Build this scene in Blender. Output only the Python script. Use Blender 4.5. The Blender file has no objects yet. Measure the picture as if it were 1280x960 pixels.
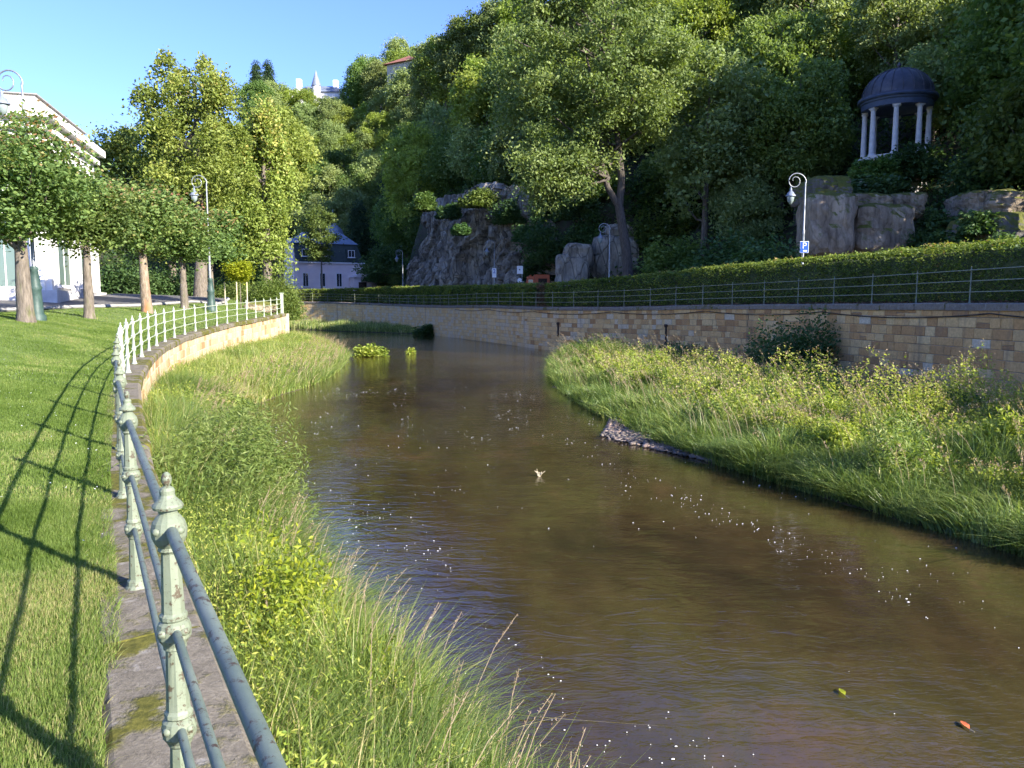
import bpy, math, random
import numpy as np
from mathutils import Vector

SC = bpy.context.scene
COL = SC.collection
F = 962.0; CAMZ = 1.5; HOR = 378.0
PIT = math.atan((480 - HOR) / F)
R = math.radians
WZ = -1.5            # water level


def P(px, py, Y):
    """a point of the place, seen from where the photographer stood, at distance Y"""
    u = (px - 640) / F; v = (480 - py) / F
    dy = math.cos(PIT) + v * math.sin(PIT); dz = -math.sin(PIT) + v * math.cos(PIT)
    t = Y / dy
    return Vector((u * t, Y, CAMZ + dz * t))


def px_of(x, y, z):
    cy, cz = math.cos(PIT), math.sin(PIT)
    d = y * cy - (z - CAMZ) * cz
    v = y * cz + (z - CAMZ) * cy
    return 640 + F * x / d, 480 - F * v / d, d


# ------------------------------------------------------------------ numpy helpers
def _hash(ix, iy, iz, seed):
    h = (ix.astype(np.int64) * 374761393 + iy.astype(np.int64) * 668265263 + iz.astype(np.int64) * 2147483647 + seed * 974634777) & 0xFFFFFFFF
    h = ((h ^ (h >> 13)) * 1274126177) & 0xFFFFFFFF
    h = h ^ (h >> 16)
    return (h & 0xFFFFFF) / float(0xFFFFFF)


def vnoise(p, seed=0):
    p = np.asarray(p, float)
    if p.shape[1] == 2:
        p = np.hstack([p, np.zeros((len(p), 1))])
    i = np.floor(p).astype(np.int64); f = p - i; f = f * f * (3 - 2 * f)
    r = 0
    for dx in (0, 1):
        for dy in (0, 1):
            for dz in (0, 1):
                w = (f[:, 0] if dx else 1 - f[:, 0]) * (f[:, 1] if dy else 1 - f[:, 1]) * (f[:, 2] if dz else 1 - f[:, 2])
                r = r + w * _hash(i[:, 0] + dx, i[:, 1] + dy, i[:, 2] + dz, seed)
    return r


def fbm(p, seed=0, octv=4):
    p = np.asarray(p, float); a = .5; r = 0; s = 0
    for k in range(octv):
        r = r + a * vnoise(p * 2 ** k + 17.3 * k, seed + k); s += a; a *= .5
    return r / s


def sstep(a, b, x):
    t = np.clip((np.asarray(x, float) - a) / (b - a), 0, 1)
    return t * t * (3 - 2 * t)


class Line:
    """polyline sampled by arc length (smoothed)"""
    def __init__(self, pts, smooth=2):
        p = np.array(pts, float)
        for _ in range(smooth):
            q = [p[0]]
            for a, b in zip(p[:-1], p[1:]):
                q += [a * .75 + b * .25, a * .25 + b * .75]
            q.append(p[-1]); p = np.array(q)
        self.p = p
        d = np.hypot(np.diff(p[:, 0]), np.diff(p[:, 1]))
        self.s = np.concatenate([[0], np.cumsum(d)]); self.L = self.s[-1]

    def at(self, s):
        s = np.atleast_1d(s)
        return np.stack([np.interp(s, self.s, self.p[:, k]) for k in range(self.p.shape[1])], 1)

    def right(self, s):
        a = self.at(np.clip(np.atleast_1d(s) - .4, 0, self.L))[:, :2]; b = self.at(np.clip(np.atleast_1d(s) + .4, 0, self.L))[:, :2]
        t = b - a; t /= np.linalg.norm(t, axis=1)[:, None] + 1e-9
        return np.stack([t[:, 1], -t[:, 0]], 1)

    def s_at_y(self, y):
        return float(np.interp(y, self.at(np.linspace(0, self.L, 400))[:, 1], np.linspace(0, self.L, 400)))


class MB:
    def __init__(self):
        self.v = []; self.f = []; self.n = 0; self.c = []

    def add(self, V, Fc, tint=0.5, smooth=False, mi=0):
        V = np.asarray(V, np.float32).reshape(-1, 3)
        if isinstance(Fc, list) and len(Fc) and len(set(len(x) for x in Fc)) > 1:
            for k in set(len(x) for x in Fc):
                self.f.append((np.array([x for x in Fc if len(x) == k], np.int64) + self.n, smooth, mi))
        else:
            self.f.append((np.asarray(Fc, np.int64) + self.n, smooth, mi))
        t = np.asarray(tint, np.float32)
        self.c.append(np.full(len(V), float(t), np.float32) if t.ndim == 0 else t)
        self.v.append(V); self.n += len(V)
        return self

    def merge(self, o):
        for Fa, s, m in o.f: self.f.append((Fa + self.n, s, m))
        self.v += o.v; self.c += o.c; self.n += o.n
        return self

    def mesh(self, name, mats):
        V = np.concatenate(self.v); me = bpy.data.meshes.new(name)
        me.vertices.add(len(V)); me.vertices.foreach_set('co', V.ravel())
        li = np.concatenate([f.ravel() for f, _, _ in self.f])
        tot = np.concatenate([np.full(len(f), f.shape[1]) for f, _, _ in self.f])
        me.loops.add(len(li)); me.loops.foreach_set('vertex_index', li.astype(np.int32))
        me.polygons.add(len(tot))
        me.polygons.foreach_set('loop_start', np.concatenate([[0], np.cumsum(tot)[:-1]]).astype(np.int32))
        me.polygons.foreach_set('loop_total', tot.astype(np.int32))
        me.polygons.foreach_set('use_smooth', np.concatenate([np.full(len(f), s, bool) for f, s, _ in self.f]))
        me.polygons.foreach_set('material_index', np.concatenate([np.full(len(f), m, np.int32) for f, _, m in self.f]))
        a = me.attributes.new('tint', 'FLOAT', 'POINT'); a.data.foreach_set('value', np.concatenate(self.c))
        for m in (mats if isinstance(mats, (list, tuple)) else [mats]): me.materials.append(m)
        me.update(calc_edges=True)
        return me

    def build(self, name, mats, parent=None):
        o = bpy.data.objects.new(name, self.mesh(name, mats)); COL.objects.link(o)
        if parent: o.parent = parent
        return o

    # -- shapes
    def box(self, c, s, rot=0, tint=.5, mi=0, bev=0):
        x, y, z = [k / 2 for k in s]
        if bev:
            b = bev
            prof = [(-z, x - b, y - b), (-z + b, x, y), (z - b, x, y), (z, x - b, y - b)]
            V = []
            for (zz, xx, yy) in prof:
                V += [(-xx, -yy, zz), (xx, -yy, zz), (xx, yy, zz), (-xx, yy, zz)]
            Fc = [(3, 2, 1, 0), (12, 13, 14, 15)]
            for k in range(3):
                for i in range(4):
                    j = (i + 1) % 4; Fc.append((4 * k + i, 4 * k + j, 4 * k + 4 + j, 4 * k + 4 + i))
        else:
            V = [(-x, -y, -z), (x, -y, -z), (x, y, -z), (-x, y, -z), (-x, -y, z), (x, -y, z), (x, y, z), (-x, y, z)]
            Fc = [(3, 2, 1, 0), (4, 5, 6, 7), (0, 1, 5, 4), (1, 2, 6, 5), (2, 3, 7, 6), (3, 0, 4, 7)]
        V = np.array(V, float); cr, sr = math.cos(rot), math.sin(rot)
        V = np.stack([V[:, 0] * cr - V[:, 1] * sr, V[:, 0] * sr + V[:, 1] * cr, V[:, 2]], 1) + np.array(c, float)
        return self.add(V, Fc, tint, False, mi)

    def tube(self, pts, rad, seg=8, tint=.5, mi=0, smooth=True, cap=True):
        pts = np.asarray(pts, float); n = len(pts)
        rad = np.full(n, rad) if np.isscalar(rad) else np.asarray(rad, float)
        T = np.gradient(pts, axis=0); T /= np.linalg.norm(T, axis=1)[:, None] + 1e-9
        ref = np.array([0, 0, 1.]) if abs(T[:, 2]).mean() < .8 else np.array([1., 0, 0])
        A = np.cross(T, ref); A /= np.linalg.norm(A, axis=1)[:, None] + 1e-9; B = np.cross(T, A)
        an = np.linspace(0, 2 * np.pi, seg, endpoint=False)
        V = pts[:, None] + rad[:, None, None] * (A[:, None] * np.cos(an)[None, :, None] + B[:, None] * np.sin(an)[None, :, None])
        i = np.arange(n - 1)[:, None] * seg; j = np.arange(seg)[None]; k = (j + 1) % seg
        Fc = np.stack([i + j, i + seg + j, i + seg + k, i + k], -1).reshape(-1, 4)
        self.add(V.reshape(-1, 3), Fc, tint, smooth, mi)
        if cap:
            for e, rv in ((0, 1), (n - 1, -1)):
                self.add(V[e][::-rv] if rv == -1 else V[e], [tuple(range(seg))], tint, False, mi)
        return self

    def lathe(self, prof, seg=16, c=(0, 0, 0), tint=.5, mi=0, smooth=True, octo=None):
        prof = np.array(prof, float); n = len(prof); an = np.linspace(0, 2 * np.pi, seg, endpoint=False)
        rr = np.repeat(prof[:, 1][:, None], seg, 1)
        if octo is not None:
            for q, (z, r) in enumerate(prof):
                if octo(z): rr[q, 1::2] *= .93
        V = np.stack([rr * np.cos(an), rr * np.sin(an), np.repeat(prof[:, 0][:, None], seg, 1)], -1) + np.array(c, float)
        i = np.arange(n - 1)[:, None] * seg; j = np.arange(seg)[None]; k = (j + 1) % seg
        Fc = np.stack([i + j, i + k, i + seg + k, i + seg + j], -1).reshape(-1, 4)
        self.add(V.reshape(-1, 3), Fc, tint, smooth, mi)
        return self

    def prism(self, poly, z0, z1, tint=.5, mi=0):
        n = len(poly); V = [(x, y, z0) for x, y in poly] + [(x, y, z1) for x, y in poly]
        Fc = [tuple(range(n - 1, -1, -1)), tuple(range(n, 2 * n))]
        self.add(V, [Fc[0]], tint, False, mi); self.add(V, [Fc[1]], tint, False, mi)
        self.add(V, [(i, (i + 1) % n, n + (i + 1) % n, n + i) for i in range(n)], tint, False, mi)
        return self

    def leaves(self, C, L, W=None, up=.5, rng=None, tint=None, mi=0, axis=None, fold=.25):
        """one folded diamond leaf at every point"""
        C = np.asarray(C, float); n = len(C)
        L = np.full(n, L) if np.isscalar(L) else L
        W = L * .6 if W is None else (np.full(n, W) if np.isscalar(W) else W)
        N = rng.normal(size=(n, 3)); N /= np.linalg.norm(N, axis=1)[:, None]; N[:, 2] = np.abs(N[:, 2]) + up
        N /= np.linalg.norm(N, axis=1)[:, None]
        A = rng.normal(size=(n, 3)) if axis is None else axis + rng.normal(size=(n, 3)) * .25
        A -= N * (A * N).sum(1)[:, None]; A /= np.linalg.norm(A, axis=1)[:, None] + 1e-9
        B = np.cross(N, A)
        l = L[:, None] / 2; w = W[:, None] / 2
        V = np.stack([C - A * l, C + B * w + N * w * fold, C + A * l, C - B * w + N * w * fold], 1)
        k = np.arange(n)[:, None] * 4
        t = rng.random(n) if tint is None else tint
        self.add(V.reshape(-1, 3), k + np.array([[0, 1, 2, 3]]), np.repeat(t, 4), False, mi)
        return self

    def blades(self, base, h, w, lean, rng, tint=None, curve=.5, mi=0, levels=3):
        """grass blades: tapered bending strips"""
        base = np.asarray(base, float); n = len(base)
        h = np.full(n, h) if np.isscalar(h) else h
        w = np.full(n, w) if np.isscalar(w) else w
        an = rng.random(n) * 2 * np.pi
        D = np.stack([np.cos(an), np.sin(an)], 1) * rng.random(n)[:, None] + (lean if lean is not None else 0)
        S = np.stack([-np.sin(an + .6), np.cos(an + .6)], 1)
        rows = []
        for q in range(levels + 1):
            t = q / levels
            off = D * (h * curve * t ** 1.8)[:, None]
            zz = h * (t - .28 * t ** 2.6 * np.minimum(1.3, np.linalg.norm(D, axis=1)))
            c = np.concatenate([base[:, :2] + off, (base[:, 2] + zz)[:, None]], 1)
            ww = (w * (1 - t ** 1.5) * .5)[:, None]
            if q == levels:
                rows.append(c)
            else:
                e = np.concatenate([S * ww, np.zeros((n, 1))], 1)
                rows.append(c - e); rows.append(c + e)
        m = 2 * levels + 1
        V = np.stack(rows, 1).reshape(-1, 3); k = np.arange(n)[:, None] * m
        t = rng.random(n) if tint is None else tint
        T = np.repeat(t, m)
        Fq = [k + np.array([[2 * q, 2 * q + 1, 2 * q + 3, 2 * q + 2]]) for q in range(levels - 1)]
        b0 = self.n
        self.add(V, np.concatenate(Fq) if Fq else np.zeros((0, 4), np.int64), T, False, mi)
        tr = k + np.array([[m - 3, m - 2, m - 1]])
        self.f.append((tr + b0, False, mi))
        return self


def empty(name, loc, label=None, cat=None, group=None, rz=0, kind=None):
    o = bpy.data.objects.new(name, None); COL.objects.link(o); o.location = loc; o.rotation_euler = (0, 0, rz)
    o.empty_display_size = .2
    return tag(o, label, cat, group, kind)


def tag(o, label=None, cat=None, group=None, kind=None):
    if label: o['label'] = label
    if cat: o['category'] = cat
    if group: o['group'] = group
    if kind: o['kind'] = kind
    return o


def copy_tree(o, parent=None):
    c = o.copy(); COL.objects.link(c)
    if parent: c.parent = parent
    for ch in [k for k in SC.objects if k.parent == o]:
        copy_tree(ch, c)
    return c


# ------------------------------------------------------------------ materials
def nmat(name):
    m = bpy.data.materials.new(name); m.use_nodes = True; nt = m.node_tree; nt.nodes.clear()
    out = nt.nodes.new('ShaderNodeOutputMaterial')
    return m, nt, out


def N(nt, typ, **kw):
    n = nt.nodes.new(typ)
    for k, v in kw.items():
        if k.startswith('i_'):
            key = k[2:].replace('_', ' ')
            n.inputs[key].default_value = v
        else: setattr(n, k, v)
    return n


def ramp(nt, fac, stops, interp='LINEAR'):
    r = nt.nodes.new('ShaderNodeValToRGB'); cr = r.color_ramp; cr.interpolation = interp
    while len(cr.elements) < len(stops): cr.elements.new(.5)
    for e, (p, c) in zip(cr.elements, stops): e.position = p; e.color = (*c, 1) if len(c) == 3 else c
    nt.links.new(fac, r.inputs[0]); return r


def coords(nt, scale=(1, 1, 1), kind='Object'):
    tc = nt.nodes.new('ShaderNodeTexCoord'); mp = nt.nodes.new('ShaderNodeMapping'); mp.inputs['Scale'].default_value = scale
    nt.links.new(tc.outputs[kind], mp.inputs[0]); return mp.outputs[0]


def noise(nt, vec, scale, detail=4, rough=.55, dist=0):
    n = N(nt, 'ShaderNodeTexNoise'); n.inputs['Scale'].default_value = scale; n.inputs['Detail'].default_value = detail
    n.inputs['Roughness'].default_value = rough; n.inputs['Distortion'].default_value = dist
    nt.links.new(vec, n.inputs['Vector']); return n.outputs['Fac']


def mixc(nt, fac, a, b, mode='MIX'):
    m = nt.nodes.new('ShaderNodeMix'); m.data_type = 'RGBA'; m.blend_type = mode
    for sock, v in ((m.inputs[0], fac), (m.inputs[6], a), (m.inputs[7], b)):
        if hasattr(v, 'is_output') or isinstance(v, bpy.types.NodeSocket): nt.links.new(v, sock)
        elif isinstance(v, (int, float)): sock.default_value = v
        else: sock.default_value = (*v, 1)
    return m.outputs[2]


def bump(nt, h, strength=.4, dist=.02, nrm=None):
    b = nt.nodes.new('ShaderNodeBump'); b.inputs['Strength'].default_value = strength; b.inputs['Distance'].default_value = dist
    nt.links.new(h, b.inputs['Height'])
    if nrm is not None: nt.links.new(nrm, b.inputs['Normal'])
    return b.outputs[0]


def attr(nt, name='tint'):
    a = nt.nodes.new('ShaderNodeAttribute'); a.attribute_name = name; return a.outputs['Fac']


def leaf_mat(name, stops, trans=.35, objvar=.18, rough=.5, spec=.25):
    m, nt, out = nmat(name)
    c = ramp(nt, attr(nt), stops).outputs[0]
    if objvar:
        oi = nt.nodes.new('ShaderNodeObjectInfo')
        hs = nt.nodes.new('ShaderNodeHueSaturation')
        mr = N(nt, 'ShaderNodeMapRange'); mr.inputs['To Min'].default_value = 1 - objvar; mr.inputs['To Max'].default_value = 1 + objvar
        nt.links.new(oi.outputs['Random'], mr.inputs[0]); nt.links.new(mr.outputs[0], hs.inputs['Value'])
        mr2 = N(nt, 'ShaderNodeMapRange'); mr2.inputs['To Min'].default_value = .5 - objvar * .09; mr2.inputs['To Max'].default_value = .5 + objvar * .09
        mt = N(nt, 'ShaderNodeMath', operation='FRACT'); mu = N(nt, 'ShaderNodeMath', operation='MULTIPLY'); mu.inputs[1].default_value = 7.31
        nt.links.new(oi.outputs['Random'], mu.inputs[0]); nt.links.new(mu.outputs[0], mt.inputs[0])
        nt.links.new(mt.outputs[0], mr2.inputs[0]); nt.links.new(mr2.outputs[0], hs.inputs['Hue'])
        nt.links.new(c, hs.inputs['Color']); c = hs.outputs[0]
    b = N(nt, 'ShaderNodeBsdfPrincipled'); b.inputs['Roughness'].default_value = rough; b.inputs['Specular IOR Level'].default_value = spec
    nt.links.new(c, b.inputs['Base Color'])
    t = N(nt, 'ShaderNodeBsdfTranslucent')
    tc = mixc(nt, 1.0, c, (1.25, 1.3, .55), 'MULTIPLY')
    nt.links.new(tc, t.inputs['Color'])
    mx = nt.nodes.new('ShaderNodeMixShader'); mx.inputs[0].default_value = trans
    nt.links.new(b.outputs[0], mx.inputs[1]); nt.links.new(t.outputs[0], mx.inputs[2]); nt.links.new(mx.outputs[0], out.inputs[0])
    return m


def surf(name, c1, c2, scale=5, rough=.8, bmp=.3, bdist=.02, metal=0, detail=6, spec=.3, stretch=(1, 1, 1), extra=None, coord='Object'):
    m, nt, out = nmat(name); v = coords(nt, stretch, coord)
    n = noise(nt, v, scale, detail)
    r = ramp(nt, n, [(.3, c1), (.7, c2)]).outputs[0]
    if extra:
        for (sc, lo, hi, colr) in extra:
            n2 = noise(nt, v, sc, 5); k = ramp(nt, n2, [(lo, (0, 0, 0)), (hi, (1, 1, 1))]).outputs[0]
            r = mixc(nt, k, r, colr)
    b = N(nt, 'ShaderNodeBsdfPrincipled'); b.inputs['Roughness'].default_value = rough; b.inputs['Metallic'].default_value = metal
    b.inputs['Specular IOR Level'].default_value = spec
    nt.links.new(r, b.inputs['Base Color'])
    if bmp: nt.links.new(bump(nt, noise(nt, v, scale * 4, 5), bmp, bdist), b.inputs['Normal'])
    nt.links.new(b.outputs[0], out.inputs[0]); return m


def glass_mat(name, c=(.03, .035, .04)):
    m, nt, out = nmat(name); b = N(nt, 'ShaderNodeBsdfPrincipled'); b.inputs['Base Color'].default_value = (*c, 1)
    b.inputs['Roughness'].default_value = .05; b.inputs['Specular IOR Level'].default_value = .8
    nt.links.new(b.outputs[0], out.inputs[0]); return m


def stone_mat(name, stops, moss=.0, bdist=.015):
    """ashlar: each block's own stone colour comes from its 'tint'"""
    m, nt, out = nmat(name); v = coords(nt)
    c = ramp(nt, attr(nt), stops, 'LINEAR').outputs[0]
    n1 = noise(nt, v, 2.3, 6, .65); n2 = noise(nt, v, 14, 5, .6)
    c = mixc(nt, .55, c, ramp(nt, n2, [(.3, (.55, .5, .45)), (.7, (1.15, 1.12, 1.1))]).outputs[0], 'MULTIPLY')
    k = ramp(nt, n1, [(.52, (0, 0, 0)), (.75, (.45, .45, .45))]).outputs[0]
    c = mixc(nt, k, c, (.24, .18, .12))
    vs = coords(nt, (2.5, 2.5, .15)); n3 = noise(nt, vs, 1.2, 4)
    k3 = ramp(nt, n3, [(.56, (0, 0, 0)), (.8, (.65, .65, .65))]).outputs[0]
    c = mixc(nt, k3, c, (.11, .10, .085))
    b = N(nt, 'ShaderNodeBsdfPrincipled'); b.inputs['Roughness'].default_value = .9; b.inputs['Specular IOR Level'].default_value = .15
    nt.links.new(c, b.inputs['Base Color']); nt.links.new(bump(nt, noise(nt, v, 22, 6, .7), .5, bdist), b.inputs['Normal'])
    nt.links.new(b.outputs[0], out.inputs[0]); return m


def coping_mat(name, c1, c2, moss=.5):
    m, nt, out = nmat(name); v = coords(nt)
    n = noise(nt, v, 9, 8, .7); c = ramp(nt, n, [(.3, c1), (.7, c2)]).outputs[0]
    c = mixc(nt, .5, c, ramp(nt, noise(nt, v, 60, 4, .7), [(.35, (.5, .48, .46)), (.65, (1.2, 1.2, 1.2))]).outputs[0], 'MULTIPLY')
    lich = ramp(nt, noise(nt, v, 5.5, 5, .7), [(.60, (0, 0, 0)), (.70, (.6, .6, .6))]).outputs[0]
    c = mixc(nt, lich, c, (.36, .34, .31))
    # moss follows the block joints (tint near 1) and patches
    mn = noise(nt, v, 3.2, 7, .7)
    ma = N(nt, 'ShaderNodeMath', operation='MULTIPLY_ADD'); ma.inputs[1].default_value = .28; nt.links.new(attr(nt), ma.inputs[0]); nt.links.new(mn, ma.inputs[2])
    k = ramp(nt, ma.outputs[0], [(.70 - moss * .1, (0, 0, 0)), (.80 - moss * .1, (1, 1, 1))]).outputs[0]
    mc = ramp(nt, noise(nt, v, 30, 4), [(.3, (.055, .058, .014)), (.7, (.15, .14, .032))]).outputs[0]
    c = mixc(nt, k, c, mc)
    b = N(nt, 'ShaderNodeBsdfPrincipled'); b.inputs['Roughness'].default_value = .95; b.inputs['Specular IOR Level'].default_value = .1
    nt.links.new(c, b.inputs['Base Color'])
    nb = bump(nt, noise(nt, v, 45, 6, .75), .7, .012)
    nb = bump(nt, k, .5, .02, nb)
    nt.links.new(nb, b.inputs['Normal']); nt.links.new(b.outputs[0], out.inputs[0]); return m


def paint_mat(name, c, rust, c2, amount=.6):
    m, nt, out = nmat(name); v = coords(nt)
    n = noise(nt, v, 35, 8, .75); n2 = noise(nt, v, 6, 5, .6); n3 = noise(nt, v, 120, 4, .7)
    col = ramp(nt, n2, [(.35, c), (.7, c2)]).outputs[0]
    k = ramp(nt, n, [(amount, (0, 0, 0)), (amount + .035, (1, 1, 1))]).outputs[0]
    col = mixc(nt, k, col, rust)
    k2 = ramp(nt, n3, [(.62, (0, 0, 0)), (.68, (.7, .7, .7))]).outputs[0]
    col = mixc(nt, k2, col, tuple(x * .5 for x in rust))
    b = N(nt, 'ShaderNodeBsdfPrincipled'); b.inputs['Roughness'].default_value = .55; b.inputs['Specular IOR Level'].default_value = .35
    nt.links.new(col, b.inputs['Base Color'])
    nb = bump(nt, n, .35, .004); nt.links.new(nb, b.inputs['Normal'])
    nt.links.new(b.outputs[0], out.inputs[0]); return m


def rock_mat(name, stops, scale=.5, mossy=0, crack=.75):
    m, nt, out = nmat(name); v = coords(nt, (1, 1, .55))
    n = noise(nt, v, scale, 9, .68); c = ramp(nt, n, stops).outputs[0]
    vo = N(nt, 'ShaderNodeTexVoronoi', feature='DISTANCE_TO_EDGE'); vo.inputs['Scale'].default_value = scale * 1.6
    wv = coords(nt, (1.3, 1.3, .45)); nt.links.new(wv, vo.inputs['Vector'])
    cr = ramp(nt, vo.outputs['Distance'], [(.0, (.25, .25, .25)), (.05, (1, 1, 1))]).outputs[0]
    c = mixc(nt, crack, c, cr, 'MULTIPLY')
    st = ramp(nt, noise(nt, coords(nt, (2.2, 2.2, .18)), 1.4, 5, .65), [(.48, (1, 1, 1)), (.66, (.38, .36, .35))]).outputs[0]; c = mixc(nt, .8, c, st, 'MULTIPLY')
    if mossy:
        g = N(nt, 'ShaderNodeNewGeometry'); sx = N(nt, 'ShaderNodeSeparateXYZ'); nt.links.new(g.outputs['Normal'], sx.inputs[0])
        ad = N(nt, 'ShaderNodeMath', operation='MULTIPLY_ADD'); ad.inputs[1].default_value = .6; nt.links.new(sx.outputs['Z'], ad.inputs[0]); nt.links.new(noise(nt, v, 2, 5), ad.inputs[2])
        k = ramp(nt, ad.outputs[0], [(.75 - mossy * .2, (0, 0, 0)), (.92 - mossy * .2, (1, 1, 1))]).outputs[0]
        c = mixc(nt, k, c, (.10, .105, .02))
    b = N(nt, 'ShaderNodeBsdfPrincipled'); b.inputs['Roughness'].default_value = .85; b.inputs['Specular IOR Level'].default_value = .25
    nt.links.new(c, b.inputs['Base Color']); nb = bump(nt, cr, .8 * crack, .12); nb = bump(nt, noise(nt, v, scale * 7, 8, .7), .7, .12, nb)
    nt.links.new(nb, b.inputs['Normal']); nt.links.new(b.outputs[0], out.inputs[0]); return m


M = {}
G = lambda *s: [(i / (len(s) - 1), c) for i, c in enumerate(s)]
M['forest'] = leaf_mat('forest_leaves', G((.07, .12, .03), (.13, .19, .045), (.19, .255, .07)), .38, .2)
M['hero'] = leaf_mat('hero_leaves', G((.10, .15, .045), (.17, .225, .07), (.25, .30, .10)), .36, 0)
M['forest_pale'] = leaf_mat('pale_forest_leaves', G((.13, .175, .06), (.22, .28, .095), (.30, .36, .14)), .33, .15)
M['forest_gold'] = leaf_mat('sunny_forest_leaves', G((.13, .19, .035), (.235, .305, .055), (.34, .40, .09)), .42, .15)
M['conifer'] = leaf_mat('conifer_needles', G((.014, .035, .014), (.028, .060, .022), (.05, .09, .035)), .15, .2)
M['maple'] = leaf_mat('maple_leaves', [(0, (.07, .125, .04)), (.45, (.13, .20, .06)), (.80, (.21, .28, .08)), (.90, (.31, .29, .11)), (1, (.38, .17, .11))], .38, .12)
M['chestnut'] = leaf_mat('chestnut_leaves', [(0, (.10, .145, .03)), (.5, (.21, .26, .055)), (.85, (.32, .36, .085)), (1, (.40, .32, .10))], .38, .12)
M['redleaf'] = leaf_mat('reddening_leaves', [(0, (.14, .20, .04)), (.4, (.36, .36, .07)), (.7, (.42, .22, .13)), (1, (.5, .36, .28))], .35, 0)
M['goldleaf'] = leaf_mat('golden_leaves', G((.22, .28, .02), (.34, .38, .03), (.42, .42, .05)), .45, .05)
M['willow'] = leaf_mat('willow_leaves', G((.07, .12, .025), (.14, .19, .04), (.23, .27, .09)), .4, 0)
M['snowberry'] = leaf_mat('yellow_green_leaves', G((.09, .15, .015), (.25, .30, .025), (.38, .38, .04)), .45, 0)
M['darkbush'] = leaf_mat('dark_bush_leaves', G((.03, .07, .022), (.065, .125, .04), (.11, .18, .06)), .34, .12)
M['hedge'] = leaf_mat('hedge_leaves', [(0, (.07, .11, .022)), (.5, (.15, .205, .04)), (.88, (.25, .29, .06)), (1, (.30, .20, .08))], .38, 0)
M['grass'] = leaf_mat('bank_grass', [(0, (.09, .15, .035)), (.4, (.18, .25, .055)), (.72, (.29, .34, .09)), (.88, (.42, .39, .16)), (1, (.50, .42, .24))], .42, 0, .45, .3)
M['grass_blue'] = leaf_mat('reed_grass', [(0, (.07, .13, .035)), (.4, (.17, .24, .065)), (.74, (.32, .37, .11)), (.88, (.48, .46, .22)), (1, (.56, .50, .30))], .38, 0, .4, .35)
M['seed'] = leaf_mat('seed_heads', G((.26, .18, .11), (.38, .28, .18), (.48, .38, .27)), .4, 0)
M['yweed'] = leaf_mat('sunny_weeds', G((.14, .21, .03), (.29, .35, .06), (.44, .44, .11)), .45, 0)
M['lawnblade'] = leaf_mat('lawn_grass', [(0, (.085, .14, .02)), (.5, (.16, .235, .05)), (.85, (.25, .31, .09)), (1, (.40, .36, .17))], .5, 0, .5, .2)
M['ivy'] = leaf_mat('undergrowth_leaves', G((.035, .07, .02), (.07, .12, .03), (.12, .17, .045)), .34, 0)
M['bark'] = surf('bark', (.085, .07, .055), (.22, .185, .15), 6, .95, .8, .04, stretch=(3, 3, .6), extra=[(2.5, .58, .75, (.10, .11, .04))])
M['bark_red'] = surf('flaky_bark', (.13, .095, .065), (.30, .24, .18), 5, .95, .8, .03, stretch=(2, 2, .7), extra=[(1.2, .52, .66, (.34, .13, .05)), (4, .62, .75, (.12, .13, .05))])
M['bark_dark'] = surf('dark_bark', (.05, .042, .035), (.13, .11, .09), 6, .95, .8, .04, stretch=(3, 3, .6))
M['twig'] = surf('twig', (.12, .09, .06), (.22, .17, .12), 8, .9, 0)
M['lawn'] = surf('lawn_soil', (.075, .115, .022), (.125, .175, .04), 2.2, .95, .6, .03, extra=[(.7, .60, .8, (.15, .165, .05)), (35, .58, .72, (.04, .07, .012))])
M['bank'] = surf('bank_soil', (.045, .04, .02), (.10, .085, .045), 3, .95, .5, .05)
M['hill'] = surf('forest_floor', (.025, .025, .012), (.06, .05, .03), 1.2, .95, .5, .1, extra=[(.5, .5, .65, (.025, .045, .012))])
M['road'] = surf('asphalt', (.085, .082, .08), (.13, .125, .12), 3, .9, .4, .01)
M['kerb'] = surf('kerb_stone', (.22, .21, .2), (.34, .33, .31), 5, .9, .3)
M['ground'] = surf('ground', (.05, .06, .03), (.08, .08, .04), .3, .95, 0)
M['mortar'] = surf('mortar', (.20, .17, .13), (.34, .30, .24), 6, .95, .3)
M['mortar_pale'] = surf('pale_mortar', (.36, .31, .24), (.48, .43, .35), 6, .95, .3)
M['wall_r'] = stone_mat('ochre_sandstone', [(0, (.36, .21, .10)), (.2, (.50, .30, .13)), (.45, (.61, .40, .18)), (.68, (.67, .49, .25)), (.85, (.60, .50, .35)), (.93, (.58, .50, .36)), (1, (.62, .56, .43))])
M['wall_grey'] = stone_mat('grey_sandstone', G((.22, .17, .12), (.33, .27, .20), (.36, .30, .23), (.42, .37, .30)))
M['wall_l'] = stone_mat('cream_sandstone', G((.33, .20, .10), (.44, .30, .17), (.50, .38, .24), (.54, .44, .31), (.42, .34, .25)))
M['cop_l'] = coping_mat('mossy_coping', (.13, .115, .09), (.22, .195, .155), 1.15)
M['cop_r'] = coping_mat('quay_coping', (.15, .13, .11), (.27, .24, .20), .1)
M['post'] = paint_mat('pale_green_paint', (.125, .15, .10), (.07, .055, .035), (.19, .215, .155), .56)
M['rail'] = paint_mat('blue_green_paint', (.085, .115, .10), (.05, .035, .025), (.135, .165, .14), .56)
M['rail_sunlit'] = paint_mat('sunlit_pale_paint', (.34, .39, .29), (.2, .17, .12), (.42, .46, .37), .62)  # paler copy of the railing paint: sunlight on the far stretch painted in
M['rail_r'] = paint_mat('grey_green_paint', (.17, .19, .13), (.12, .09, .06), (.24, .25, .18), .6)
M['gal'] = surf('galvanised_steel', (.20, .215, .23), (.31, .33, .34), 10, .45, 0, metal=.5)
M['dgreen'] = surf('dark_green_iron', (.025, .05, .045), (.05, .085, .075), 8, .5, .2)
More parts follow.
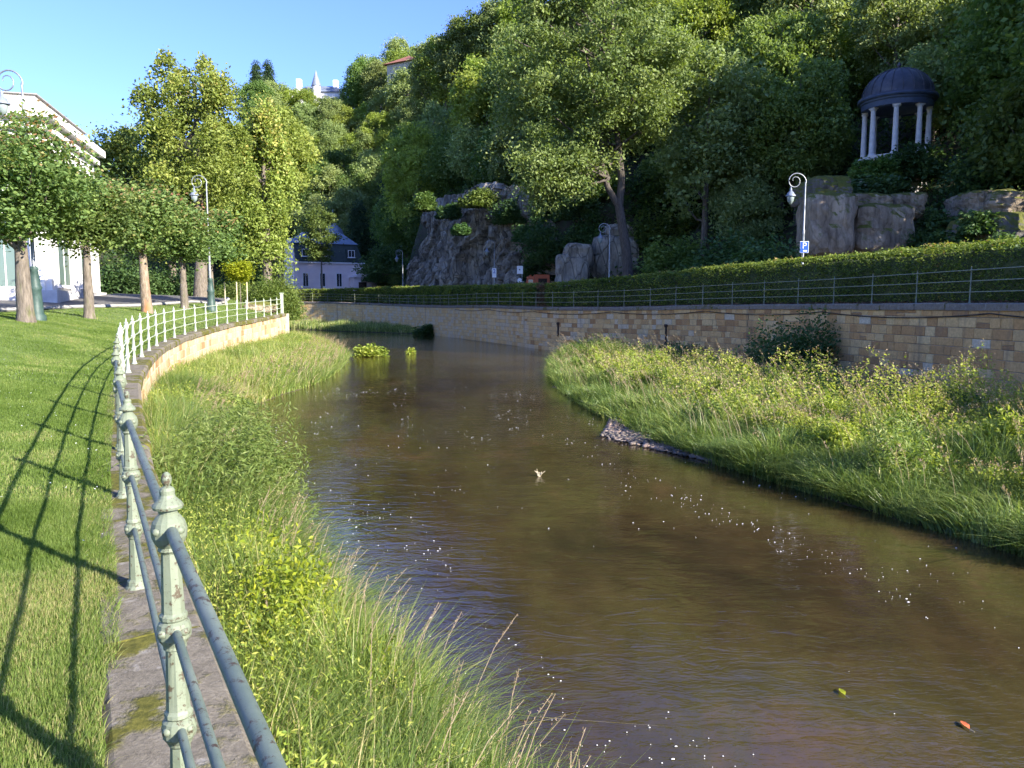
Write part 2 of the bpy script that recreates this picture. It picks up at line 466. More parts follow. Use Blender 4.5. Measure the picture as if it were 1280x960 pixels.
M['bulb'] = surf('frosted_glass', (.18, .23, .22), (.28, .32, .31), 4, .25, 0, spec=.6)
M['white'] = surf('white_render', (.74, .72, .69), (.80, .79, .77), 1.2, .85, .1)
M['beige'] = surf('beige_render', (.42, .38, .32), (.50, .46, .39), 1, .9, .1)
M['darkroof'] = surf('dark_roof', (.05, .055, .06), (.09, .09, .1), 3, .6, .2)
M['pink'] = surf('pink_render', (.66, .54, .53), (.76, .64, .61), 1, .9, .1)
M['trimw'] = surf('white_trim', (.62, .60, .60), (.72, .70, .70), 3, .7, 0)
M['slate'] = surf('green_slate', (.028, .04, .036), (.05, .065, .055), 2, .7, .3)
M['tin'] = surf('blue_grey_tin', (.15, .18, .23), (.22, .25, .30), 1.5, .5, .1, metal=.2)
M['glass'] = glass_mat('window_glass')
M['glass_g'] = glass_mat('shop_glass', (.12, .17, .15))
M['dome'] = surf('lead_dome', (.045, .048, .062), (.10, .10, .115), 1.8, .5, .25, metal=.15, extra=[(1.4, .55, .62, (.14, .13, .13))])
M['blue'] = surf('blue_grey_paint', (.045, .065, .11), (.075, .10, .155), 2, .55, .1)
M['column'] = surf('pavilion_stone', (.50, .48, .46), (.66, .63, .61), 3, .8, .2)
M['rock'] = rock_mat('grey_rock', [(.28, (.09, .082, .068)), (.44, (.24, .215, .175)), (.57, (.37, .33, .265)), (.70, (.58, .51, .39))], .6)
M['rock_l'] = rock_mat('light_granite', [(.28, (.10, .078, .055)), (.45, (.26, .205, .145)), (.6, (.38, .31, .225)), (.75, (.38, .235, .13))], .8, .35, .3)
M['rock_m'] = rock_mat('mossy_granite', [(.3, (.08, .075, .07)), (.7, (.22, .20, .18))], .6, 1.6, .1)
M['orange'] = surf('orange_paint', (.55, .12, .045), (.62, .15, .06), 2, .45, 0)
M['tyre'] = surf('tyre', (.02, .02, .02), (.035, .035, .035), 5, .9, 0)
M['signblue'] = surf('sign_blue', (.02, .08, .42), (.025, .10, .48), 2, .5, 0)
M['signwhite'] = surf('sign_white', (.70, .71, .73), (.76, .77, .78), 2, .5, 0)
M['cable'] = surf('black_cable', (.02, .02, .02), (.04, .035, .03), 5, .7, 0)
M['stone'] = surf('river_stones', (.09, .08, .075), (.26, .21, .18), 3, .8, .3, extra=[(1.1, .5, .65, (.42, .30, .23))])
M['foam'] = surf('foam', (.75, .76, .76), (.85, .85, .85), 5, .6, 0)
M['drift'] = surf('driftwood', (.42, .36, .24), (.6, .52, .36), 8, .8, .2)
M['hedgecore'] = surf('hedge_core', (.035, .05, .015), (.075, .09, .03), 9, .95, .6, .08)
M['litter'] = leaf_mat('dead_leaves', G((.07, .04, .02), (.14, .075, .04), (.22, .13, .07)), .1, 0)
M['redroof'] = surf('red_tiles', (.20, .08, .055), (.30, .13, .09), 2, .9, .3)
M['rust'] = surf('rusty_iron', (.03, .022, .016), (.07, .045, .03), 5, .9, .4)
M['straw'] = surf('dry_straw', (.36, .30, .15), (.5, .43, .24), 9, .9, 0)

# water: murky brown stream with a rippled surface
m, nt, out = nmat('river_water'); M['water'] = m
v = coords(nt)
big = noise(nt, coords(nt, (.35, .22, 1)), 1.0, 5, .6, .6)
c = ramp(nt, big, [(.30, (.023, .016, .009)), (.46, (.042, .029, .013)), (.58, (.050, .040, .015)), (.68, (.072, .045, .021)), (.80, (.066, .062, .022))]).outputs[0]
c = mixc(nt, .45, c, ramp(nt, noise(nt, coords(nt, (1, .5, 1)), 3.5, 6, .7), [(.35, (.6, .6, .55)), (.65, (1.25, 1.2, 1.1))]).outputs[0], 'MULTIPLY')
b = N(nt, 'ShaderNodeBsdfPrincipled'); b.inputs['Roughness'].default_value = .03; b.inputs['IOR'].default_value = 1.55
nt.links.new(c, b.inputs['Base Color'])
r1 = noise(nt, coords(nt, (1.6, 3.6, 1)), 1.3, 3, .55, .8)
r2 = noise(nt, coords(nt, (5, 11, 1)), 1.6, 3, .6, .5)
patch = ramp(nt, noise(nt, coords(nt, (.28, .16, 1)), 1.2, 3, .5, 1.0), [(.38, (.12, .12, .12)), (.66, (1, 1, 1))]).outputs[0]
h2 = N(nt, 'ShaderNodeMath', operation='MULTIPLY'); nt.links.new(r2, h2.inputs[0]); nt.links.new(patch, h2.inputs[1])
nb = bump(nt, r1, .17, .05); nb = bump(nt, h2.outputs[0], .34, .016, nb)
nt.links.new(nb, b.inputs['Normal']); nt.links.new(b.outputs[0], out.inputs[0])

# ------------------------------------------------------------------ the river's lines
# left railing posts: finial pixel, distance
PO = [(208, 591, 2.01), (140, 490, 3.86), (141, 449, 5.75), (143.5, 431, 7.6), (145, 419, 9.4), (146, 410.5, 11.1), (147, 403.5, 12.9),
      (150, 397, 14.6), (164, 394, 16.4), (173.5, 391.5, 18.2), (182, 389, 20.0), (191.5, 387, 21.8), (201.5, 385, 23.5), (213, 383.5, 25.3),
      (228, 381.5, 27.2), (241.5, 380, 29.1), (255, 378.3, 31.0), (269, 377, 33), (282.5, 375.8, 35), (294.5, 375, 37), (307, 374.4, 39),
      (319, 373.6, 41), (330, 372.8, 43.2), (339, 372, 45.2), (346, 371, 47.0)]
PH = 1.05
lp = []
for (a, b_, Y) in PO:
    q = P(a, b_, Y); lp.append([q.x, q.y, q.z - PH])
lp[0][2] = lp[1][2] = lp[2][2] = 0.0
q0 = [lp[0][0] + 1.0, lp[0][1] - 1.75, 0.0]
lp = np.array([q0] + lp + [[-14.45, 48.6, .80]])
for _ in range(3):
    z = lp.copy(); z[2:-1] = (lp[1:-2] + 2 * lp[2:-1] + lp[3:]) / 4; lp = z
FENCE = Line(np.vstack([[[2.6, -4.3, 0]], lp]), 2)
OFF = .23                                             # posts stand this far behind the river face

R_pts = [(14.6, -8, 1.5), (14.0, 2, 1.5), (13.3, 12, 1.5), (12.65, 19.3, 1.5), (12.05, 23.7, 1.47), (11.35, 28.8, 1.44), (10.3, 32.8, 1.42), (8.95, 36.5, 1.38),
         (6.95, 41.5, 1.28), (4.7, 45, 1.22), (2.0, 49, 1.2), (0, 54, 1.25), (-2.5, 60, 1.28), (-6.9, 70, 1.2), (-11.7, 80, 1.3), (-17, 86, 1.45),
         (-22.5, 90, 1.6), (-28, 92, 1.6), (-36, 93, 1.6), (-60, 94, 1.6)]
QUAY = Line(R_pts, 2)

LEDGE = Line([(3.4, -6), (2.3, -2), (1.4, 1), (.45, 3.0), (-.45, 4.6), (-1.6, 6.6), (-3.1, 9.4), (-4.2, 11.8), (-5.4, 14.5), (-6.5, 17), (-7.5, 20.5), (-7.7, 24),
              (-7.3, 29), (-7.9, 35), (-9.0, 42), (-12.0, 50), (-15, 58), (-24, 68), (-45, 76), (-80, 84)], 1)
REDGE = Line([(10, -4), (8.6, 2), (7.4, 5.5), (6.35, 8.6), (5.5, 10.6), (4.7, 12.4), (3.9, 14.4), (3.3, 16.5), (2.85, 19), (2.45, 21), (2.1, 24), (1.8, 28), (1.8, 33), (2.1, 38), (2.6, 42), (3.3, 45.5), (4.2, 45.6)], 1)

# ------------------------------------------------------------------ left ground (thin-plate surface through known heights)
TREES_L = [(33, 402, 22.5), (112, 397, 26.5), (184, 388.5, 31), (231, 384, 36.5), (266, 380.5, 42)]
ctrl = [tuple(p) for p in lp[::2]]
for (a, b_, Y) in TREES_L: q = P(a, b_, Y); ctrl.append((q.x, q.y, q.z))
for (a, b_, Y) in [(0, 391, 27), (60, 386.5, 31), (140, 384, 36), (0, 381, 32), (230, 379, 44), (0, 373.5, 36), (128, 370.5, 43), (240, 375, 56), (300, 376, 50), (-300, 380, 30), (-200, 410, 14),
                    (0, 450, 15), (0, 600, 6.0)]:
    q = P(a, b_, Y); ctrl.append((q.x, q.y, q.z))
ctrl += [(-4, 0, 0), (-10, -4, .1), (-30, 5, .9), (-60, 30, 2), (-70, 0, 1.5), (-75, 80, 3), (-30, 70, 1.9), (-2, -5, 0)]
ctrl = np.array(ctrl)


def tps_k(d): return np.where(d > 1e-9, d * d * np.log(d + 1e-12), 0)


n_ = len(ctrl); K = tps_k(np.linalg.norm(ctrl[:, None, :2] - ctrl[None, :, :2], axis=2)) + np.eye(n_) * 2.0
A_ = np.zeros((n_ + 3, n_ + 3)); A_[:n_, :n_] = K; A_[:n_, n_] = 1; A_[:n_, n_ + 1:] = ctrl[:, :2]; A_[n_, :n_] = 1; A_[n_ + 1:, :n_] = ctrl[:, :2].T
W_ = np.linalg.solve(A_, np.concatenate([ctrl[:, 2], [0, 0, 0]]))


def gz(xy):
    xy = np.atleast_2d(np.asarray(xy, float))
    return tps_k(np.linalg.norm(xy[:, None] - ctrl[None, :, :2], axis=2)) @ W_[:n_] + W_[n_] + xy @ W_[n_ + 1:]


# extended left bank line past the railing's end
ext = np.array([[-15.3, 53, .9], [-18, 60, 1.2], [-26, 68, 1.5], [-48, 77, 2], [-80, 86, 2.5]])
fs = np.arange(0, FENCE.L, .5); fp = FENCE.at(fs)
LB = Line(np.vstack([fp, ext]), 0)


def strip_grid(A, B, ts, zf):
    """grid from line A to line B (sampled arrays), ts fractions"""
    V = []
    for t in ts: V.append(A * (1 - t) + B * t)
    V = np.array(V); sh = V.shape[:2]; flat = V.reshape(-1, 2)
    z = zf(flat, np.repeat(np.array(ts), sh[1]), np.tile(np.arange(sh[1]), sh[0]))
    i = np.arange(sh[0] - 1)[:, None] * sh[1]; j = np.arange(sh[1] - 1)[None]
    Fc = np.stack([i + j, i + j + 1, i + sh[1] + j + 1, i + sh[1] + j], -1).reshape(-1, 4)
    return np.column_stack([flat, z]), Fc


ss = np.linspace(0, LB.L, 150); Ap = LB.at(ss)
Bl = Line([(-40, -30), (-75, 0), (-90, 40), (-95, 70), (-95, 100)], 1); Bp = Bl.at(np.linspace(0, Bl.L, 150))[:, :2]


def lawn_z(xy, t, idx):
    z = gz(xy) + (fbm(xy * .8, 5) - .5) * .05
    k = np.clip(t * 30, 0, 1)
    return z * k + (Ap[idx, 2] - .015) * (1 - k)


V, Fc = strip_grid(Ap[:, :2], Bp, list(np.linspace(0, 1, 60) ** 2.0), lawn_z)
lawn = MB().add(V, Fc, .5, True).build('lawn', M['lawn']); tag(lawn, kind='structure')

# promenade road on the left: sheet 8 mm above the lawn surface with a kerb
rd_c = []
for (a, b_, Y) in [(-420, 395, 20), (-60, 386.0, 29.3), (60, 381.5, 33.5), (150, 378, 40), (235, 375.5, 50)]:
    q = P(a, b_, Y); rd_c.append((q.x, q.y))
RD = Line(rd_c + [(-30, 62), (-50, 74), (-80, 84)], 2)
s_ = np.linspace(0, RD.L, 90); c_ = RD.at(s_); n2 = RD.right(s_); V = []
for w in np.linspace(-3.2, 3.2, 9):
    xy = c_ + n2 * w; V.append(np.column_stack([xy, gz(xy) + .05]))
V = np.array(V); i = np.arange(8)[:, None] * 90; j = np.arange(89)[None]
tag(MB().add(V.reshape(-1, 3), np.stack([i + j, i + j + 1, i + 90 + j + 1, i + 90 + j], -1).reshape(-1, 4), .5, True).build('road', M['road']), kind='structure')
kb = MB()
for w in (3.28,):
    xy = c_ + n2 * w; zz = gz(xy)
    pts = np.column_stack([xy, zz + .06])
    kb.tube(pts, .09, 4, smooth=False)
tag(kb.build('kerb', M['kerb']), kind='structure')

# ------------------------------------------------------------------ ashlar walls
def ashlar(line, s0, s1, off, ztop, zbot, rowh, wid, rng, tintf, proud=.016, gap=.012):
    """real blocks laid in courses along a line; off>0 to the right of it"""
    mb = MB(); z = 0.0; rows = []
    H = ztop - zbot
    while z < H:
        h = rng.uniform(*rowh); rows.append((z, min(z + h, H + .3))); z += h
    V = []; Tt = []
    for (a, b2) in rows:
        s = s0 + rng.uniform(-.3, 0); 
        while s < s1:
            w = rng.uniform(*wid) * (1.5 if rng.random() < .12 else 1)
            e = s + w
            if rng.random() < .035:      # two thin stones in place of one
                mid = (a + b2) / 2; cells = [(a, mid), (mid, b2)]
            else: cells = [(a, b2)]
            for (u0, u1) in cells:
                V.append((max(s, s0) + gap * .5, min(e, s1) - gap * .5, u0 + gap * .5, u1 - gap * .5, rng.uniform(.4, 1.3) * proud)); Tt.append(tintf(s, u0, rng))
            s = e
    C = np.array(V); C = C[C[:, 1] > C[:, 0] + .02]; Tt = np.array(Tt)[:len(C)] if len(Tt) == len(C) else np.array([tintf(c[0], c[2], rng) for c in C])
    bev = .014
    out_ = []
    for (dd, ins) in ((0, 0), (1, bev)):
        for (ui, vi) in ((0, 1), (1, 1), (1, 0), (0, 0)):
            s = C[:, 0] + ins if ui == 0 else C[:, 1] - ins
            zz = C[:, 2] + ins if vi == 0 else C[:, 3] - ins
            base = line.at(s); nr = line.right(s)
            d = off + (C[:, 4] if dd else 0) * math.copysign(1, off if off else 1)
            xy = base[:, :2] + nr * np.atleast_1d(d)[:, None]
            out_.append(np.column_stack([xy, base[:, 2] + (ztop - zz)]))
    V = np.stack(out_, 1); k = np.arange(len(C))[:, None] * 8
    Fs = [k + np.array([[4, 5, 6, 7]])] + [k + np.array([[a, (a + 1) % 4, 4 + (a + 1) % 4, 4 + a]]) for a in range(4)]
    mb.add(V.reshape(-1, 3), np.concatenate(Fs), np.repeat(Tt, 8))
    return mb


def sheet_along(line, s0, s1, n, offs_z, tint=.5, smooth=False, noisef=None):
    """profile (offset,z) swept along a line, z relative to the line's z"""
    s = np.linspace(s0, s1, n); b = line.at(s); nr = line.right(s); V = []
    for (o, zz) in offs_z:
        V.append(np.column_stack([b[:, :2] + nr * o, b[:, 2] + zz]))
    V = np.array(V); m_ = len(offs_z); i = np.arange(m_ - 1)[:, None] * n; j = np.arange(n - 1)[None]
    return V.reshape(-1, 3), np.stack([i + j, i + j + 1, i + n + j + 1, i + n + j], -1).reshape(-1, 4)


def copings(line, s0, s1, o0, o1, ztop, th, rng, wid=(.7, 1.3), jit=.012):
    mb = MB(); s = s0
    while s < s1:
        w = rng.uniform(*wid); e = min(s + w, s1); n = max(2, int((e - s) / .18) + 1)
        ssx = np.linspace(s + .006, e - .006, n); b = line.at(ssx); nr = line.right(ssx)
        dz = rng.uniform(-jit, jit); do = rng.uniform(-jit, jit)
        m5 = [(o0, ztop - th), (o0, ztop - .02), (o0 + .03 * np.sign(o1 - o0), ztop), ((o0 + o1) / 2, ztop + .006), (o1 - .04 * np.sign(o1 - o0), ztop), (o1, ztop - .035), (o1, ztop - th)]
        ring = []
        for q, (o, zz) in enumerate(m5):
            p2 = np.column_stack([b[:, :2] + nr * (o + do), b[:, 2] + zz + dz])
            p2[:, 2] += (vnoise(p2[:, :2] * 9 + q, 3) - .5) * .014
            ring.append(p2)
        V = np.array(ring); k = len(m5); i = np.arange(k - 1)[:, None] * n; j = np.arange(n - 1)[None]
        t = np.full((k, n), .62 if rng.random() < .3 else rng.uniform(.0, .25)); t[:, 0] = t[:, -1] = rng.uniform(.3, 1)
        mb.add(V.reshape(-1, 3), np.stack([i + j, i + j + 1, i + n + j + 1, i + n + j], -1).reshape(-1, 4), t.ravel())
        mb.add(V[:, 0], [tuple(range(k))[::-1]], .9); mb.add(V[:, -1], [tuple(range(k))], .9)
        s = e
    return mb


rng = np.random.default_rng(3); rnd = random.Random(5)
sA = 1.2; sZ = FENCE.L - .05
lw = empty('river_wall', (0, 0, 0), 'sunlit cream sandstone river wall curving under the pale green railing beside the lawn', 'wall')
V, Fc = sheet_along(FENCE, sA, sZ, 180, [(OFF - .03, -.10), (OFF - .03, -2.4)])
w1 = MB().add(V, Fc).build('mortar', M['mortar_pale'], lw)
ashlar(FENCE, sA, sZ, OFF - .03, -.13, -2.3, (.2, .30), (.28, .62), rnd, lambda s, u, r: r.random()).build('stone_face', M['wall_l'], lw)
copings(FENCE, 0.2, sZ, -.19, OFF + .04, .02, .16, rnd, (.8, 1.5)).build('coping', M['cop_l'], lw)
# end face of the wall where it turns
e_ = FENCE.at(sZ)[0]
eb = MB().box((e_[0] - .45, e_[1] + .2, e_[2] - 1.2), (1.5, .5, 2.4), 0.05); eb.build('end_face', M['mortar_pale'], lw)

rw = empty('river_wall', (0, 0, 0), 'long ochre sandstone quay wall under the hedge on the far side of the river', 'wall')
sR0 = 2.0; sR1 = QUAY.L - 1
V, Fc = sheet_along(QUAY, sR0, sR1, 260, [(0, -.1), (0, -3.4)])


sg = QUAY.s_at_y(47.0)


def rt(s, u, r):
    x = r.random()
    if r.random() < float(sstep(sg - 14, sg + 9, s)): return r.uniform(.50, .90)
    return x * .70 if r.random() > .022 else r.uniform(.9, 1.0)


MB().add(V, Fc).build('mortar', M['mortar'], rw)
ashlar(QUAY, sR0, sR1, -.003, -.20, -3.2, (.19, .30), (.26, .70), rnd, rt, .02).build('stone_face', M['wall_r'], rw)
copings(QUAY, sR0, sR1, .55, -.07, .0, .2, rnd, (1.2, 2.4)).build('coping', M['cop_r'], rw)

# ------------------------------------------------------------------ iron railings
def post_prof():
    z = 1.05
    p = [(0, .004), (.008, .011), (.018, .0135), (.030, .012), (.038, .0075), (.043, .016), (.050, .020), (.062, .019), (.070, .022), (.086, .037), (.092, .040), (.099, .038),
         (.103, .024), (.112, .0235), (.122, .032), (.135, .041), (.155, .046), (.175, .045), (.192, .038), (.203, .029), (.212, .031), (.219, .024),
         (.222, .0235), (.385, .030), (.392, .036), (.402, .036), (.408, .031), (.415, .040), (.432, .044), (.455, .043), (.470, .034), (.478, .030), (.486, .030), (.490, .0245),
         (.66, .031), (.668, .037), (.678, .037), (.684, .032), (.692, .042), (.712, .046), (.735, .044), (.752, .033), (.760, .031), (.768, .026),
         (.98, .036), (.99, .046), (1.01, .048), (1.03, .06), (1.09, .062)]
    return [(z - a, r) for a, r in p]


def octz(z): return (.66 < z < .83) or (.38 < z < .56) or (.06 < z < .285)


def make_post(mat_, seg=16, wob=0):
    mb = MB(); pr = post_prof(); sh = []
    mb.lathe(pr[::-1], seg, octo=octz, smooth=False if seg > 8 else True)
    # small bosses round each knob where the rails enter
    for zc in (.895, .615, .34):
        for a in range(4):
            an = a * math.pi / 2 + .78
            mb.lathe([(zc - .012, .001), (zc - .008, .012), (zc, .015), (zc + .008, .012), (zc + .012, .001)], 6, (math.cos(an) * .038, math.sin(an) * .038, 0))
    return mb


RH = (.895, .615, .34)
rl = empty('iron_railing', tuple(FENCE.at(0)[0]), 'pale green cast iron railing with three round rails along the lawn edge', 'railing')
rl.location = (0, 0, 0)
pm = make_post(M['post']).mesh('post', M['post'])
pm_far = make_post(M['rail_sunlit'], 8).mesh('post', M['rail_sunlit'])
fpst = FENCE
ps = []
for k in range(1, len(lp) - 1):
    p = lp[k]; yy = p[1]; sv = fpst.s_at_y(yy) if k > 0 else 0
    ps.append(fpst.at(sv)[0])
ps = [np.array([lp[0][0], lp[0][1], 0.])] + ps
for k, p in enumerate(ps):
    o = bpy.data.objects.new('post', pm if k < 6 else pm_far); COL.objects.link(o); o.parent = rl; o.location = (p[0], p[1], p[2] + .0)
    o.rotation_euler = (rnd.uniform(-.012, .012), rnd.uniform(-.012, .012), .3 + rnd.uniform(-.1, .1))
for q, (zr, rr) in enumerate(zip(RH, (.0155, .0120, .0120))):
    pts = [np.array([ps[0][0] + 1.1, ps[0][1] - 1.9, zr])]
    for k, p in enumerate(ps): pts.append(p + np.array([0, 0, zr]))
    for seg_, lo, hi, mt in (('rail', 0, 8, 'rail'), ('rail', 7, len(pts), 'rail_sunlit')):
        mb = MB(); sub = np.array(pts[lo:hi])
        for a, b2 in zip(sub[:-1], sub[1:]):
            mid = (a + b2) / 2 + np.array([0, 0, -.004]); mb.tube(np.array([a, mid, b2]), rr, 12 if lo == 0 else 6)
        mb.build('rail', M[mt], rl)
e_ = np.array([-14.45, 48.6, .8])
ep = MB().box((0, 0, .62), (.16, .16, 1.24), .1, bev=.01).box((0, 0, 1.27), (.22, .22, .06), .1, bev=.01)
o = ep.build('end_post', M['rail_sunlit'], rl); o.location = e_
for zr in RH:
    MB().tube(np.array([ps[-1] + [0, 0, zr], e_ + [0, 0, zr]]), .017, 6).build('rail', M['rail_sunlit'], rl)

# far quay railing
rr_ = empty('iron_railing', (0, 0, 0), 'thin grey green iron railing on the quay wall in front of the long hedge', 'railing')
pr = [(1.0, .003), (.985, .014), (.96, .016), (.945, .008), (.93, .026), (.90, .030), (.88, .018), (.63, .020), (.60, .030), (.57, .019), (.33, .020), (.30, .031), (.27, .02), (.03, .024), (.0, .045)]
pmr = MB().lathe(pr[::-1], 8).mesh('post', M['rail_r'])
s_first = QUAY.s_at_y(19.1); sp = 2.27; ks = np.arange(s_first - 4 * sp, QUAY.L - 20, sp); QP = []
for s in ks:
    b_ = QUAY.at(s)[0]; nr = QUAY.right(s)[0]; p = np.array([b_[0] + nr[0] * .28, b_[1] + nr[1] * .28, b_[2] + .0]); QP.append(p)
    o = bpy.data.objects.new('post', pmr); COL.objects.link(o); o.parent = rr_; o.location = p
for zr in (.90, .60, .30):
    mb = MB()
    for a, b2 in zip(QP[:-1], QP[1:]): mb.tube(np.array([a + [0, 0, zr], b2 + [0, 0, zr]]), .015, 6)
    mb.build('rail', M['rail_r'], rr_)

# cable slung along the quay wall
mb = MB(); pts = []
s0_, s1_ = QUAY.s_at_y(12), QUAY.s_at_y(66); sup = np.arange(s0_, s1_, 8.2)
for a, b2 in zip(sup[:-1], sup[1:]):
    for t in np.linspace(0, 1, 14)[:-1]:
        s = a + (b2 - a) * t; b_ = QUAY.at(s)[0]; nr = QUAY.right(s)[0]
        pts.append((b_[0] - nr[0] * .06, b_[1] - nr[1] * .06, b_[2] - .28 - .16 * 4 * t * (1 - t)))
tag(mb.tube(np.array(pts), .018, 6).build('cable', M['cable']), 'thin black cable slung in shallow loops along the quay wall', 'cable')

# drain outlet with a dark stain
for (pxx, lab, h_) in ((836, 'rusty dark drain slot in the ochre wall near the tall pink bank flowers', .95), (700, 'narrow rusty drain slot in the quay wall beyond the big bank clump', .8)):
    Y = {836: 39.2, 700: 47.7}[pxx]; s = QUAY.s_at_y(Y); b_ = QUAY.at(s)[0]; nr = QUAY.right(s)[0]
    ro = math.atan2(nr[1], nr[0]) + math.pi / 2
    c0 = (b_[0] - nr[0] * .05, b_[1] - nr[1] * .05, b_[2] - 1.05)
    dr = empty('drain_pipe', c0, lab if pxx == 700 else 'rusty dark drain pipe on the ochre quay wall above the bushy bank', 'drain pipe')
    MB().lathe([(0, .05), (h_ * -.9, .06), (h_ * -.92, .09)][::-1], 8).build('pipe', M['rust'], dr)
    MB().lathe([(.12, .001), (.12, .09), (.02, .11), (-.05, .06)][::-1], 8).build('cap', M['rust'], dr)

# ------------------------------------------------------------------ quay road and hill
FOOT = Line([(27, -18), (24.5, 0), (22.8, 22), (21.8, 34), (19.8, 43), (15.5, 51), (10.5, 59), (5, 67), (0, 75), (-5, 83), (-11, 92), (-16, 102), (-19, 115), (-24, 127), (-40, 134), (-70, 140), (-130, 150)], 1)
BACK = Line([(130, -60), (150, 30), (130, 100), (95, 165), (45, 210), (0, 240), (-50, 260), (-130, 280), (-230, 280)], 1)
NU = 200; uu = np.linspace(0, 1, NU); Fp = FOOT.at(uu * FOOT.L); Bp = BACK.at(uu * BACK.L)
# the quay sheet
qs = np.linspace(0, QUAY.L, 160); qa = QUAY.at(qs); qn = QUAY.right(qs)
A_in = qa[:, :2] + qn * .5
fr = np.linspace(0, .80, 160); Bq = FOOT.at(fr * FOOT.L) + 0
QZ = lambda y: np.interp(y, [-10, 30, 50, 80, 90], [1.42, 1.38, 1.15, 1.25, 1.55])
V, Fc = strip_grid(A_in, Bq, [0, .1, .2, .35, .5, .65, .8, .95, 1.06], lambda xy, t, i: QZ(xy[:, 1]) + (fbm(xy * .9, 3) - .5) * .03)
tag(MB().add(V, Fc, .5, True).build('quay_road', M['road']), kind='structure')


def hill_h(u, s):
    foot = np.stack([np.interp(u, uu, Fp[:, 0]), np.interp(u, uu, Fp[:, 1])], 1)
    y = foot[:, 1]
    cl = sstep(62, 70, y) * (1 - sstep(96, 104, y))
    g = .12 + .88 * sstep(0, 26, y)  # hill outside the view shaped low so sun reaches the hedge
    base = 1.35 * np.minimum(s, 6) * .75 + np.clip(s - 6, 0, 40) * .64 + np.clip(s - 46, 0, 400) * .16
    base = np.minimum(base, 62)
    cliff = 11.0 * sstep(0, 3.5, s) + np.clip(s - 2.5, 0, 40) * .58 + np.clip(s - 42, 0, 400) * .18
    lft = sstep(100, 116, y)
    left = np.clip(s, 0, 48) * .86 + np.clip(s - 48, 0, 300) * .22
    h = base * (1 - cl) + cliff * cl
    h = h * (1 - lft) + left * lft
    g = g * (.25 + .75 * sstep(-125, -55, foot[:, 0]))
    return 1.0 + h * g


def hill_pt(u, s):
    u = np.atleast_1d(u).astype(float); s = np.atleast_1d(s).astype(float)
    f = np.stack([np.interp(u, uu, Fp[:, 0]), np.interp(u, uu, Fp[:, 1])], 1)
    b = np.stack([np.interp(u, uu, Bp[:, 0]), np.interp(u, uu, Bp[:, 1])], 1)
    d = b - f; d /= np.linalg.norm(d, axis=1)[:, None]
    xy = f + d * s[:, None]
    z = hill_h(u, s) + (fbm(xy * .13, 9) - .5) * 3.0 * np.clip(s / 8, 0, 1)
    return np.column_stack([xy, z])


sv = np.concatenate([[-.5, 0], np.linspace(.8, 8, 9), np.linspace(10, 60, 22), np.linspace(65, 150, 12)])
UU, SS = np.meshgrid(np.linspace(0, 1, 170), sv)
V = hill_pt(UU.ravel(), SS.ravel()); n = 170; i = np.arange(len(sv) - 1)[:, None] * n; j = np.arange(n - 1)[None]
tag(MB().add(V, np.stack([i + j, i + j + 1, i + n + j + 1, i + n + j], -1).reshape(-1, 4), .5, True).build('hill', M['hill']), kind='structure')

# land under everything, water, river banks
tag(MB().add([(-3000, -3000, -2.6), (3000, -3000, -2.6), (3000, 3000, -2.6), (-3000, 3000, -2.6)], [(0, 1, 2, 3)]).build('ground', M['ground']), kind='structure')
tag(MB().add([(-120, -30, WZ), (30, -30, WZ), (30, 110, WZ), (-120, 110, WZ)], [(0, 1, 2, 3)]).build('water', M['water']), kind='structure')

nB = 160
la = LB.at(np.linspace(0, LB.L, nB)); lb_ = LEDGE.at(np.interp(la[:, 1], LEDGE.at(np.linspace(0, LEDGE.L, 600))[:, 1], np.linspace(0, LEDGE.L, 600)))
lanr = LB.right(np.linspace(0, LB.L, nB))


def lbank_z(t, xy):
    return np.interp(t, [0, .5, 1, 1.25], [-.95, -1.12, -1.46, -1.8]) + (fbm(xy * 1.3, 8) - .5) * .16


V, Fc = strip_grid(la[:, :2] + lanr * .2, lb_, [0, .2, .4, .6, .8, .9, 1, 1.1, 1.25], lambda xy, t, i: lbank_z(t, xy))
tag(MB().add(V, Fc, .5, True).build('river_bank', M['bank']), kind='structure')
ra_s = np.linspace(0, QUAY.s_at_y(45.8), nB); ra = QUAY.at(ra_s)[:, :2] - QUAY.right(ra_s) * -.0
rb_ = REDGE.at(np.interp(ra[:, 1], REDGE.at(np.linspace(0, REDGE.L - .9, 600))[:, 1], np.linspace(0, REDGE.L - .9, 600)))


def rbank_z(t, xy):
    return np.interp(t, [0, .4, .8, 1, 1.2], [-1.3, -1.18, -1.32, -1.47, -1.8]) + (fbm(xy * 1.1, 18) - .5) * .2


V, Fc = strip_grid(ra, rb_, [0, .15, .3, .45, .6, .75, .85, .93, 1, 1.1, 1.2], lambda xy, t, i: rbank_z(t, xy))
tag(MB().add(V, Fc, .5, True).build('river_bank', M['bank']), kind='structure')
# far strip of silt at the foot of the wall upstream
fa_s = np.linspace(QUAY.s_at_y(71.5), QUAY.L - 12, 60); fa = QUAY.at(fa_s)[:, :2]; fn = QUAY.right(fa_s)
fw = 4.2 * sstep(0, 15, fa_s - fa_s[0])[:, None] + .1
fb = fa - fn * fw
fz = lambda xy, t, i: np.interp(t, [0, .6, 1, 1.2], [-1.1, -1.2, -1.48, -1.8])
V, Fc = strip_grid(fa, fb, [0, .3, .6, .85, 1, 1.2], fz)
tag(MB().add(V, Fc, .5, True).build('river_bank', M['bank']), kind='structure')

# ------------------------------------------------------------------ grasses and plants
rng = np.random.default_rng(11)


